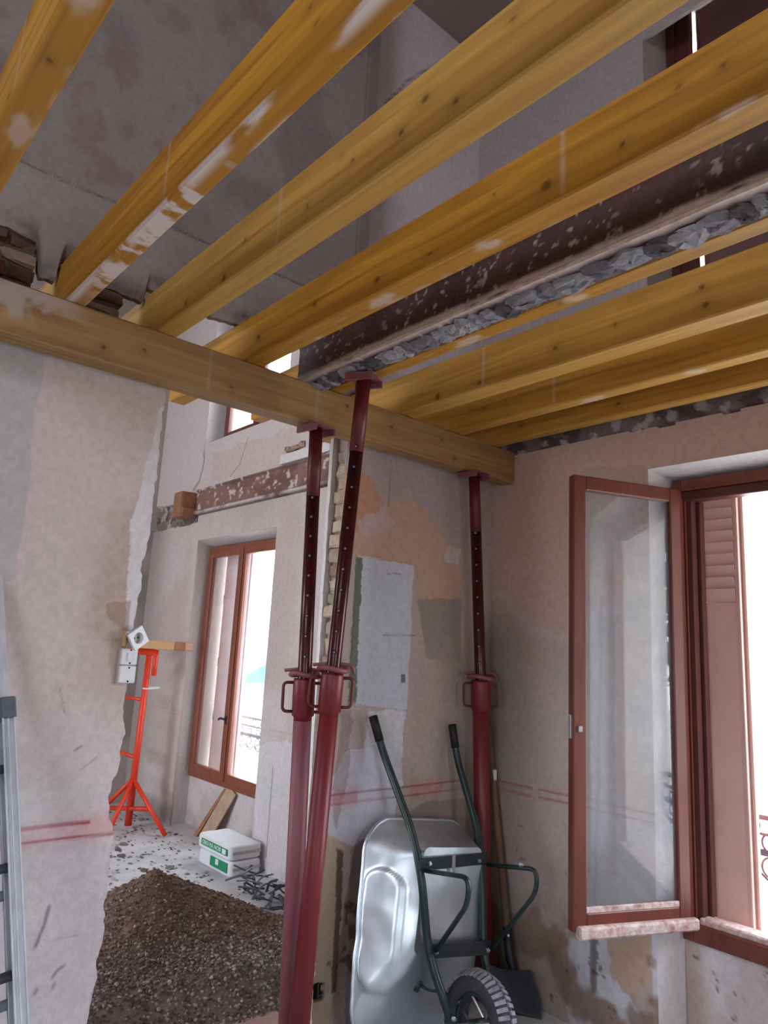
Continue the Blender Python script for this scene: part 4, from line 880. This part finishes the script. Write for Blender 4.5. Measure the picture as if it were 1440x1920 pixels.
def bar(name, a, b, w, th, M, parent=wb):
    a = np.array(a); b = np.array(b); x = (b-a)/np.linalg.norm(b-a); z = np.array((0, 0, 1.)); z -= x*(z@x); z /= np.linalg.norm(z); y = np.cross(z, x)
    MM = np.eye(4); MM[:3, 0] = x; MM[:3, 1] = y; MM[:3, 2] = z; MM[:3, 3] = a; mb = MB(); cbox(mb, (0, -th, -w/2), (np.linalg.norm(b-a), th, w/2), .003, MM); return part(name, mb, M, parent)
UL = pt(TL, 2, .72)+off; UR = pt(TR, 2, .60)+off; DL = pt(TL, 3, .92)+off; DR = pt(TR, 3, .90)+off
bar('upper_crossbar', UL-np.array((.02, 0, 0)), UR+np.array((.02, 0, 0)), .05, .004, M_dkbar); bar('lower_crossbar', DL-np.array((.015, 0, 0)), DR+np.array((.015, 0, 0)), .055, .004, M_dkbar)
for A0, A1, out in ((UL, DL, np.array((-.03, -.27, .045))), (UR, DR, np.array((.012, -.27, .045)))):
    A0 = A0+np.array((.01, -.01, -.025)); A1 = A1+np.array((.01, -.012, .0)); e = A0+out; f2 = e+np.array((-.005, .0, -.095))
    mb = MB(); tube(mb, fillet([A0, e, f2, A1], .045, 6), .0125, 10, flat=(1, .75)); lg = part('leg', mb, M_green, wb, True)
mid = (UL+UR)/2; bar('tray_strap', mid+np.array((-.02, -.008, .03)), mid+np.array((-.018, -.008, -.06)), .02, .003, M_bolt)
mb_pts = [UL+np.array((.03, -.008, 0)), UR+np.array((-.05, -.008, 0)), DL+np.array((.012, -.01, -.005)), DR+np.array((-.012, -.01, 0)), np.array(TL[-1])+np.array((-.004, -.02, .012)), UR+np.array((.01, -.2, .02))]
for q in mb_pts: mb = MB(); disc(mb, q, (0, -1, .1), .009, .010, 6); disc(mb, q+np.array((0, -.006, 0)), (0, -1, .1), .006, .008, 10); part('bolt', mb, M_bolt, wb)
# wheel
wc = np.array((2.478, 2.125, .192)); wax = np.array((.985, -.12, -.12)); wax /= np.linalg.norm(wax)
wu = np.cross(wax, (0, 1, 0.)); wu /= np.linalg.norm(wu); wv = np.cross(wax, wu)
def WP(x, r, t): return wc+wax*x+(wu*math.cos(t)+wv*math.sin(t))*r
def lathe_w(prof, n=56):
    V = []; F = []; m = len(prof)
    for i in range(n):
        for x, r in prof: V.append(WP(x, r, 2*math.pi*i/n))
    for i in range(n):
        for j in range(m): F.append((i*m+j, i*m+(j+1) % m, ((i+1) % n)*m+(j+1) % m, ((i+1) % n)*m+j))
    return V, F
wheel = None
mb = MB(); pr = [(.047*math.copysign(abs(math.cos(t))**.8, math.cos(t)), .143+.041*math.sin(t)) for t in np.linspace(0, 2*math.pi, 21)[:-1]]; mb.add(*lathe_w(pr)); wheel = part('tyre', mb, M_tyre, wb, True)
mb = MB()
for i in range(44):
    t = 2*math.pi*(i+.0)/44
    for sx in (-1, 1):
        tt = t+(.035 if sx > 0 else -.035)
        V = []
        for (x, r) in ((.004, .1835), (.044, .166), (.047, .172), (.005, .1925)):
            for dt in (-.042, .042): V.append(WP(sx*x, r, tt+dt))
        mb.add(V, [(0, 2, 3, 1), (2, 4, 5, 3), (4, 6, 7, 5), (6, 0, 1, 7), (0, 6, 4, 2), (1, 3, 5, 7)])
o = part('tread_blocks', mb, M_tread, wheel); o['kind'] = 'stuff'
mb = MB(); mb.add(*lathe_w([(.03, .098), (.03, .108), (-.03, .108), (-.03, .098), (-.026, .094), (.026, .094)])); rim = part('wheel_rim', mb, M_dkbar, wb, True)
mb = MB(); tube(mb, [wc-wax*.06, wc+wax*.06], .018, 14); part('hub', mb, M_dkbar, rim, True)
for i in range(7):
    t = 2*math.pi*i/7+.3; mb = MB(); tube(mb, [WP(-.03 if i % 2 else .03, .016, t), WP(0, .1, t)], .006, 8, flat=(1, .6)); part('spoke', mb, M_bolt, rim)
mb = MB(); tube(mb, [wc-wax*.135, wc+wax*.135], .008, 10); part('axle', mb, M_bolt, wb, True)
mb = MB(); tube(mb, fillet([LB(.26, -.16, 2.37), LB(.25, -.15, 2.33), LB(.235, .0, 2.26), np.array(TL[-1])+np.array((.04, .0, .05))], .03), .006, 8); tube(mb, [LB(.275, -.165, 2.36), LB(.235, -.175, 2.37)], .013, 8); part('nose_brace', mb, M_dkbar, wb, True)
# ================================================================== SHOVEL
sv = thing('shovel', 'shovel with a wooden shaft and dark steel blade leaning in the corner', 'shovel', (3.05, 2.45, 0))
S0 = np.array([(3.159,2.64,1.279)][0]); S1 = np.array((3.065, 2.455, .30)); S0 = np.array((3.10, 2.645, 1.287))
sd = (S1-S0)/np.linalg.norm(S1-S0)
mb = MB(); tube(mb, [S0+np.array((0, 0, .0)), S0+sd*.01, S1+sd*.02], [.014, .018, .019], 12); part('shaft', mb, M_shaft, sv, True)
mb = MB(); cbox(mb, (-.011, -.022, -.03), (.011, .0, .03), .003, Matrix.Translation(S0+sd*.26)); part('paper_label', mb, M_plastic, sv)
mb = MB(); tube(mb, [S1-sd*.04, S1+sd*.10, S1+sd*.19+np.array((0, -.03, 0))], [.022, .023, .014], 12); so = part('socket', mb, M_blade, sv, True)
mb = MB(); disc(mb, S1-sd*.01+np.array((-.016, -.018, 0)), (-.6, -.8, 0), .006, .006, 8); part('rivet', mb, M_bolt, so)
mb = MB(); V = []; nu_, nv_ = 13, 14
for i in range(nu_):
    for j in range(nv_):
        u = (i/(nu_-1)-.5); w = j/(nv_-1); wid = .23*(1-.25*w**3); z = .185-.18*w-.02*math.cos(u*math.pi); cv = .03*math.cos(u*math.pi)
        V.append((3.02+u*wid*.55, 2.40-u*wid*.80+.02-.10*w+cv*.4, max(.004, z)))
f = gridf(nu_, nv_).tolist(); mb.add(V, f); mb.add(np.array(V)+np.array((.004, .004, 0)), [q[::-1] for q in f]); part('blade', mb, M_blade, sv, True)
# ================================================================== BACK ROOM THINGS
# plaster sacks
def sack(label, x0, x1, y0, y1, z0, z1):
    s = thing('plaster_sack', label, 'sack', ((x0+x1)/2, (y0+y1)/2, z0), 'plaster sacks stacked by the back window')
    n = 22; V = []; cx, cy, cz = (x0+x1)/2, (y0+y1)/2, (z0+z1)/2; hx, hy, hz = (x1-x0)/2, (y1-y0)/2, (z1-z0)/2
    bm = bmesh.new(); bmesh.ops.create_cube(bm, size=2); bmesh.ops.subdivide_edges(bm, edges=bm.edges[:], cuts=11, use_grid_fill=True)
    for v in bm.verts:
        x, y, z = v.co; k = 12
        d = (abs(x)**k+abs(y)**k+abs(z)**k)**(1/k); x, y, z = x/d, y/d, z/d
        pn = float(vn(np.array(x*2.3+y*2.9+z), np.array(y*2.1+z0*9), 401))-.5
        v.co = (cx+hx*x*(1+.0*pn), cy+hy*y*(1+.02*pn), cz+hz*z*(1+.06*pn*(z > 0)))
    vs = np.array([v.co[:] for v in bm.verts]); fs = [[v.index for v in f.verts] for f in bm.faces]; bm.free()
    mb = MB(); mb.add(vs, fs); part('sack_body', mb, M_bag, s, True)
    mb = MB(); cbox(mb, (x0+.02, y0-.005, cz-.010), (x1-.01, y0+.008, cz+.012), .003); part('folded_end', mb, M_bagside, s, label='greyish folded end flap')
    return s
def text_part(parent, txt, x, yc, zc, h, m, name='lettering'):
    cu = bpy.data.curves.new('tmp_text', 'FONT'); cu.body = txt; cu.size = h*1.4; cu.align_x = 'CENTER'; cu.align_y = 'CENTER'; cu.extrude = .0008
    t = bpy.data.objects.new('tmp_text', cu); C.objects.link(t); bpy.context.view_layer.update()
    me = bpy.data.meshes.new_from_object(t.evaluated_get(bpy.context.evaluated_depsgraph_get())); me.name = name
    bpy.data.objects.remove(t); bpy.data.curves.remove(cu)
    R = np.array(((0, 0, -1.), (-1, 0, 0), (0, 1, 0)))   # text x -> -Y, text y -> +Z, faces -X
    b = ROOT[parent.name]
    for v in me.vertices: p = R@np.array(v.co)+np.array((x, yc, zc))-np.array(b); v.co = p
    me.materials.clear(); me.materials.append(m); o = bpy.data.objects.new(name, me); C.objects.link(o); o.parent = parent; return o
s1 = sack('lower white plaster sack with a green square label, under another', 2.858, 3.118, 4.79, 5.28, 0.0, .108)
s2 = sack('upper white plaster sack with a long green lettered label', 2.852, 3.12, 4.80, 5.30, .109, .212)
mb = MB(); cbox(mb, (2.846, 4.835, .142), (2.8525, 5.225, .186), .001); lab = part('printed_label', mb, M_label, s2, label='green strip of white letters')
mb = MB(); cbox(mb, (2.8445, 4.853, .148), (2.847, 4.905, .181), .0008); part('label_square', mb, M_print, lab)
text_part(lab, 'OBGI MA NOBI', 2.8458, 5.065, .164, .030, M_print)
mb = MB(); cbox(mb, (2.852, 4.83, .028), (2.8585, 5.08, .094), .001); lab2 = part('printed_label', mb, M_label, s1, label='green rectangle with a white mark')
mb = MB(); cbox(mb, (2.850, 4.955, .052), (2.853, 4.995, .09), .001); tube(mb, [(2.8505, 4.975, .062), (2.8505, 4.975, .086)], .006, 6); part('label_mark', mb, M_print, lab2)
# torn board under the back window
cb = thing('torn_board', 'torn piece of buff board leaning under the back room window', 'board', (3.28, 5.72, 0))
mb = MB(); V = [(3.20, 5.96, .0), (3.19, 5.74, .0), (3.29, 5.53, .40), (3.30, 5.60, .42), (3.305, 5.73, .44)]; V2 = [(x+.012, y, z) for x, y, z in V]
mb.add(V+V2, [(0, 1, 2, 3, 4), (9, 8, 7, 6, 5)]+[(i, (i+1) % 5, (i+1) % 5+5, i+5) for i in range(5)]); part('sheet', mb, M_card, cb)
mb = MB(); V = [(3.18, 5.99, .0), (3.18, 5.93, .0), (3.302, 5.70, .43), (3.305, 5.735, .435)]; V2 = [(x+.008, y, z) for x, y, z in V]
mb.add(V+V2, [(0, 1, 2, 3), (7, 6, 5, 4)]+[(i, (i+1) % 4, (i+1) % 4+4, i+4) for i in range(4)]); part('brown_edge', mb, M_stub, cb, label='brown torn edge')
# scraps
for i in range(44):
    c = np.array((rng.normal(2.86, .075), rng.normal(4.27, .15), .012+.12*rng.random()*(1 if i > 14 else .2))); a = rng.uniform(0, math.pi); L = rng.uniform(.07, .2); el = rng.uniform(-.5, .5)
    d = np.array((math.cos(a)*math.cos(el), math.sin(a)*math.cos(el), math.sin(el)))*L/2
    p0, p1 = c-d, c+d; p0[2] = max(p0[2], .012); p1[2] = max(p1[2], .012)
    mb = MB(); kk = (p0+p1)/2+rng.normal(0, .012, 3); kk[2] = max(kk[2], .012); tube(mb, fillet([p0, kk, p1], .03, 3), rng.uniform(.007, .013), 6, flat=(1, .6))
    tag(build(mb, 'scrap_strip', M_scrap if i % 3 else M_scrap2, None, tuple(c*np.array((1, 1, 0)))), 'thin dark scrap strip in the tangled heap right of the white sacks', 'scrap', 'dark scrap strips beside the sacks')
# gravel heap: an earth mound covered with thousands of stones
def hp(x, y):
    x = np.asarray(x, float); y = np.asarray(y, float)
    r = np.hypot((x-1.86)/.86, (y-3.86)/.62); h = .43*np.clip(1-r, 0, 1)**.85*1.0
    r2 = np.hypot((x-2.05)/1.0, (y-3.25)/.85); h2 = .17*np.clip(1-r2**2, 0, 1)
    r3 = np.hypot((x-1.3)/.9, (y-3.6)/.9); h3 = .24*np.clip(1-r3**1.5, 0, 1)
    r4 = np.hypot((x-2.6)/.42, (y-3.55)/.5); h4 = .10*np.clip(1-r4**2, 0, 1)
    h = (h**3+h2**3+h3**3+h4**3)**(1/3)
    h = np.maximum(h, .035*sm(y, 3.7, 3.2)*sm(x, 2.95, 2.7))
    h = h*sm(y, 2.92, 3.22)
    return np.maximum(h*(1+.12*(fbm(x*6, y*6, 411)-.5))+.015*(fbm(x*18, y*18, 412)-.5)*(h > .01)-.004, -.01)
gx = np.linspace(.3, 3.1, 230); gy = np.linspace(2.885, 4.75, 160); GX, GY = np.meshgrid(gx, gy, indexing='ij'); GZ = hp(GX, GY)
col = mix(np.tile(lin((132, 104, 86)), GX.shape+(1,)), (112, 92, 80), sm(fbm(GX*5, GY*5, 413), .4, .65)); col = mix(col, (120, 110, 108), sm(GY, 3.5, 3.2)*.7)
gp = thing('gravel_heap', 'heap of brown earth and gravel on the back room floor', 'gravel', (1.9, 3.7, 0)); gp['kind'] = 'stuff'
mb = MB(); mb.addq(np.stack([GX, GY, GZ], -1).reshape(-1, 3), gridf(230, 160), col.reshape(-1, 3)); o = build(mb, 'earth', M_pebble, gp, ROOT[gp.name], fixn=False); o['kind'] = 'stuff'
n = 26000; px = rng.uniform(.9, 3.05, n); py = rng.uniform(2.88, 4.6, n)**1.0; pz = hp(px, py); ok = (pz > .004) | (rng.random(n) < .02); px, py, pz = px[ok], py[ok], pz[ok]; n = len(px)
front = sm(py, 3.75, 3.2); sz = np.where(rng.random(n) < .35+.5*front, rng.uniform(.0045, .009, n), rng.uniform(.002, .005, n))*(1+.12*front)
ph = (1+5**.5)/2; ico = np.array([(-1, ph, 0), (1, ph, 0), (-1, -ph, 0), (1, -ph, 0), (0, -1, ph), (0, 1, ph), (0, -1, -ph), (0, 1, -ph), (ph, 0, -1), (ph, 0, 1), (-ph, 0, -1), (-ph, 0, 1)])/1.9
icf = np.array([(0, 11, 5), (0, 5, 1), (0, 1, 7), (0, 7, 10), (0, 10, 11), (1, 5, 9), (5, 11, 4), (11, 10, 2), (10, 7, 6), (7, 1, 8), (3, 9, 4), (3, 4, 2), (3, 2, 6), (3, 6, 8), (3, 8, 9), (4, 9, 5), (2, 4, 11), (6, 2, 10), (8, 6, 7), (9, 8, 1)])
th = rng.uniform(0, 6.28, n); sc = rng.uniform(.6, 1.4, (n, 3)); V = ico[None]*sc[:, None, :]*sz[:, None, None]*rng.uniform(.8, 1.2, (n, 12, 1))
ct, sn = np.cos(th)[:, None], np.sin(th)[:, None]; V = np.stack([V[..., 0]*ct-V[..., 1]*sn, V[..., 0]*sn+V[..., 1]*ct, V[..., 2]*.8], -1)+np.stack([px, py, np.maximum(pz, 0)+sz*.35], -1)[:, None]
pal = lin(np.array([(126, 100, 84), (108, 86, 74), (140, 118, 102), (92, 76, 68), (120, 106, 98), (158, 142, 132)])); pg = lin(np.array([(116, 106, 104), (98, 88, 86), (136, 126, 122), (84, 74, 72), (112, 98, 90), (160, 150, 146)]))
ci = rng.integers(0, 6, n); cc_ = np.where((rng.random(n) < front)[:, None], pg[ci], pal[ci])*rng.uniform(.8, 1.15, (n, 1))
F = (icf[None]+(np.arange(n)*12)[:, None, None]).reshape(-1, 3)
mb = MB(); mb.addq(V.reshape(-1, 3), F, np.repeat(cc_, 12, 0)); o = build(mb, 'stones', M_pebble, gp, ROOT[gp.name], fixn=False); o['kind'] = 'stuff'
# crumbs of plaster on the floor
n = 700; px = rng.uniform(1.6, 3.1, n); py = rng.uniform(4.8, 7.2, n); k_ = ~((px > 2.78) & (py < 5.38)); px, py = px[k_], py[k_]; n = len(px); sz = rng.uniform(.004, .014, n)*np.where(rng.random(n) < .06, 2.2, 1)
V = ico[None]*rng.uniform(.5, 1.5, (n, 12, 1))*sz[:, None, None]*np.array((1, 1.6, .4))+np.stack([px, py, sz*.25], -1)[:, None]
cc_ = lin(np.array([(120, 112, 112), (180, 172, 170), (96, 88, 88), (150, 138, 132)]))[rng.integers(0, 4, n)]
mb = MB(); mb.addq(V.reshape(-1, 3), (icf[None]+(np.arange(n)*12)[:, None, None]).reshape(-1, 3), np.repeat(cc_, 12, 0))
tag(build(mb, 'floor_rubble', M_pebble, None, (2.4, 5.5, 0), fixn=False), 'crumbs of plaster strewn over the pale back room floor', 'rubble', None, 'stuff')
# ---- switches and hanging socket on the torn edge
sw = thing('light_switch', 'off-white double switch plate screwed to the torn wall edge', 'switch', (1.085, YP, 1.545))
for z0, z1 in ((1.548, 1.608), (1.482, 1.545)):
    mb = MB(); cbox(mb, (1.052, YP-.016, z0), (1.115, YP+.002, z1), .004); pl = part('cover_plate', mb, M_plastic, sw)
mb = MB(); cbox(mb, (1.046, YP-.006, 1.478), (1.056, YP+.003, 1.612), .002); part('back_box', mb, M_plastic_d, sw)
mb = MB(); cbox(mb, (1.075, YP-.022, 1.562), (1.094, YP-.013, 1.592), .003); part('rocker', mb, M_plastic, sw)
for z in (1.603, 1.555, 1.538, 1.489): mb = MB(); disc(mb, (1.087, YP-.016, z), (0, -1, 0), .0035, .003, 8); part('screw', mb, M_black, sw)
so = thing('wall_socket', 'loose round-holed socket dangling askew above the switch plate', 'socket', (1.095, YP, 1.645))
R = Matrix.Translation((1.100, YP-.03, 1.648))@Matrix.Rotation(math.radians(14), 4, 'Z')@Matrix.Rotation(math.radians(-35), 4, 'Y')
mb = MB()
V = []; F = []; nn = 32; hs = .034
def sq(t):
    c, s = math.cos(t), math.sin(t); m = max(abs(c), abs(s)); return (hs*c/m, hs*s/m)
for i in range(nn):
    t = 2*math.pi*i/nn+math.pi/4; a = sq(t); r_ = .021
    for (x, z), yv in ((a, -.008), (a, .004), ((r_*math.cos(t), r_*math.sin(t)), -.008), ((r_*math.cos(t)*.95, r_*math.sin(t)*.95), .012)): V.append((x, yv, z))
for i in range(nn):
    a = i*4; b = ((i+1) % nn)*4
    F += [(a, b, b+2, a+2), (a+1, b+1, b, a), (a+2, b+2, b+3, a+3)]
V = np.array(V)@np.array(R)[:3, :3].T+np.array(R)[:3, 3]; mb.add(V, F); part('face_plate', mb, M_plastic, so)
mb = MB(); tube(mb, [np.array(R@Vector((0, .010, 0))), np.array(R@Vector((0, .03, 0)))], .021, 24); part('socket_well', mb, M_plastic_d, so)
for x, z in ((-.008, .003), (.008, -.003)): mb = MB(); disc(mb, np.array(R@Vector((x, .009, z))), np.array(R.to_3x3()@Vector((0, -1, 0))), .0032, .004, 8); part('pin_hole', mb, M_black, so)
mb = MB(); tube(mb, fillet([np.array(R@Vector((-.02, .01, .02))), (1.065, YP-.02, 1.672), (1.058, YP+.002, 1.64)], .02), .003, 6); part('wire', mb, M_tie, so, True)
mb = MB(); cbox(mb, (1.054, YP-.012, 1.615), (1.066, YP+.002, 1.675), .002); part('wood_batten', mb, M_rawwood, so)
# ---- shutters
def shutter(label, y0, y1, z0, z1, x, nsl, zl0, zl1, two=True, M_sh=None):
    M_sh = M_sh or M_shutter
    s = thing('window_shutter', label, 'shutter', (x, (y0+y1)/2, z0))
    mb = MB(); w = .018
    for lo, hi in (((x, y0, z0), (x+.012, y0+w, z1)), ((x, y1-w, z0), (x+.012, y1, z1)), ((x+.004, y0+w, z0), (x+.008, y1-w, zl0)), ((x+.004, y0+w, zl1), (x+.008, y1-w, z1))): cbox(mb, lo, hi, .002)
    cbox(mb, (x-.006, y0-.004, z0), (x+.016, y0+.006, z1), .002); cbox(mb, (x-.006, y1-.006, z0), (x+.016, y1+.004, z1), .002)
    part('panel', mb, M_sh, s)
    for i in range(nsl):
        z = zl0+(zl1-zl0)*(i+.5)/nsl; hh = (zl1-zl0)/nsl
        R = Matrix.Translation((x+.006, 0, z))@Matrix.Rotation(math.radians(-24), 4, 'Y'); mb = MB(); cbox(mb, (-.002, y0+w, -hh*.72), (.002, y1-w, hh*.72), .0015, R); part('slat', mb, M_sh, s)
    if two:
        mb = MB(); cbox(mb, (x+.03, y0-.01, z0), (x+.042, y1-.01, z1), .002); cbox(mb, (x+.022, y0-.022, z0), (x+.052, y0-.010, z1), .002); part('folded_panel', mb, M_shutter, s)
        for z in (z0+.5, z0+1.0, z0+1.6): mb = MB(); tube(mb, [(x-.008, y1-.002, z-.04), (x-.008, y1-.002, z+.04)], .006, 8); part('hinge', mb, M_bolt, s, True)
    return s
shutter('brown metal folding shutter with louvres outside the open window', 1.432, 1.612, .50, 2.53, 3.445, 10, 1.955, 2.515)
shutter('brown louvred shutter drawn across the upstairs window', .40, 1.544, 3.62, 5.30, 3.47, 40, 3.9, 5.28, False, M_shutter_backlit)
shutter('pinkish metal shutter folded back outside the back room window', 5.95, 6.36, .46, 2.53, 3.47, 9, 2.0, 2.5)
# ---- ironwork outside the windows
def scroll(mb, c, r, turns, a0, sgn, rad=.006, X=3.6):
    pts = []
    for i in range(int(turns*22)+1):
        t = i/22; a = a0+sgn*2*math.pi*t; q = r*(1-.72*t/turns); pts.append((X, c[0]+q*math.cos(a), c[1]+q*math.sin(a)))
    tube(mb, pts, rad, 6)
def railing(label, y0, y1, zt, X, m):
    r = thing('window_railing', label, 'railing', (X, (y0+y1)/2, zt-.3))
    for nm, z, h in (('top_rail', zt, .011), ('second_rail', zt-.072, .006), ('middle_bar', zt-.150, .014)):
        mb = MB(); cbox(mb, (X-.012, y0, z-h), (X+.012, y1, z+h), .003); part(nm, mb, M_iron_d if nm == 'middle_bar' else m, r)
    n = int((y1-y0)/.13)
    for k in range(n):
        c = y0+(k+.5)*(y1-y0)/n
        mb = MB(); tube(mb, [(X, c-.028, zt-.008)]+[(X, c-.05+.03*math.cos(a), zt-.036+.03*math.sin(a)) for a in np.linspace(1.3, -4, 14)], .0045, 6); part('small_scroll', mb, m, r, True)
        mb = MB(); scroll(mb, (c+.01, zt-.112), .05, 1.25, 2.2, -1, .005, X); part('upper_scroll', mb, m, r, True)
        mb = MB(); scroll(mb, (c+.01, zt-.205), .055, 1.3, -2.2, 1, .005, X); part('lower_scroll', mb, m, r, True)
        mb = MB(); tube(mb, [(X, c-.065+.13*i/10, zt-.235-.04*math.sin(math.pi*i/10)) for i in range(11)], .0055, 6); part('hanging_loop', mb, m, r, True)
    return r
railing('scrolled wrought iron railing outside the open front window', .36, 1.60, .997, 3.60, M_iron)
railing('wrought iron railing outside the back room window', 5.10, 6.38, .98, 3.60, M_iron)
# ---- outdoors: ground, trees mirrored in the open pane, a far house
mb = MB(); cbox(mb, (-40, -45, -1.4), (70, 45, -1.25), .01); o = tag(build(mb, 'ground', M_ground), kind='structure')
def tree(label, x, y, h, r, seed):
    t = thing('garden_tree', label, 'tree', (x, y, -1.25)); q = np.random.default_rng(seed)
    mb = MB(); tube(mb, [(x, y, -1.25), (x+.1, y, h*.3), (x, y+.1, h*.75)], [.22, .16, .05], 10)
    for k in range(6):
        a = q.uniform(0, 6.28); z = h*q.uniform(.25, .6); tube(mb, [(x, y, z), (x+math.cos(a)*r*.6, y+math.sin(a)*r*.6, z+r*.5)], [.07, .02], 6)
    part('trunk', mb, M_bark, t, True)
    n = 9000; d = q.normal(0, 1, (n, 3)); d /= np.linalg.norm(d, axis=1)[:, None]; rad = q.uniform(.55, 1.0, n)**.6*(1+.25*np.sin(d[:, 0]*5+seed)*np.cos(d[:, 2]*6))
    c = np.array((x, y, h*.56))+d*rad[:, None]*np.array((r, r, h*.5)); a = q.normal(0, 1, (n, 3)); a /= np.linalg.norm(a, axis=1)[:, None]; b = np.cross(a, q.normal(0, 1, (n, 3))); b /= np.linalg.norm(b, axis=1)[:, None]
    s = q.uniform(.08, .16, n)[:, None]; V = np.stack([c-a*s, c+b*s*.5, c+a*s, c-b*s*.5], 1).reshape(-1, 3)
    mb = MB(); mb.addq(V, np.arange(4*n).reshape(-1, 4)); o = build(mb, 'foliage', M_leaf, t, ROOT[t.name], fixn=False); o['kind'] = 'stuff'
tree('leafy green tree outside, nearest the house and mirrored in the open pane', 8.0, -7.2, 7.5, 2.4, 1)
tree('leafy green tree outside, farther off behind the nearest one', 12.5, -13.5, 8.5, 3.0, 2)
hs_ = thing('far_house', 'pale house with a low roof across the garden, beyond the back window', 'house', (17.5, 29, -1.25))
mb = MB(); cbox(mb, (15, 26, -1.25), (20, 33, .1), .02); part('house_wall', mb, M_outer, hs_)
mb = MB(); mb.add([(14.7, 25.7, .1), (20.3, 25.7, .1), (20.3, 33.3, .1), (14.7, 33.3, .1), (17.5, 25.7, 1.5), (17.5, 33.3, 1.5)], [(0, 1, 2, 3), (0, 4, 1), (1, 4, 5, 2), (2, 5, 3), (3, 5, 4, 0)]); part('roof', mb, M_label, hs_)
for y in (27.2, 29.4, 31.6): mb = MB(); cbox(mb, (14.96, y, -.95), (15.02, y+.8, -.25), .01); part('window', mb, M_iron_d, hs_)
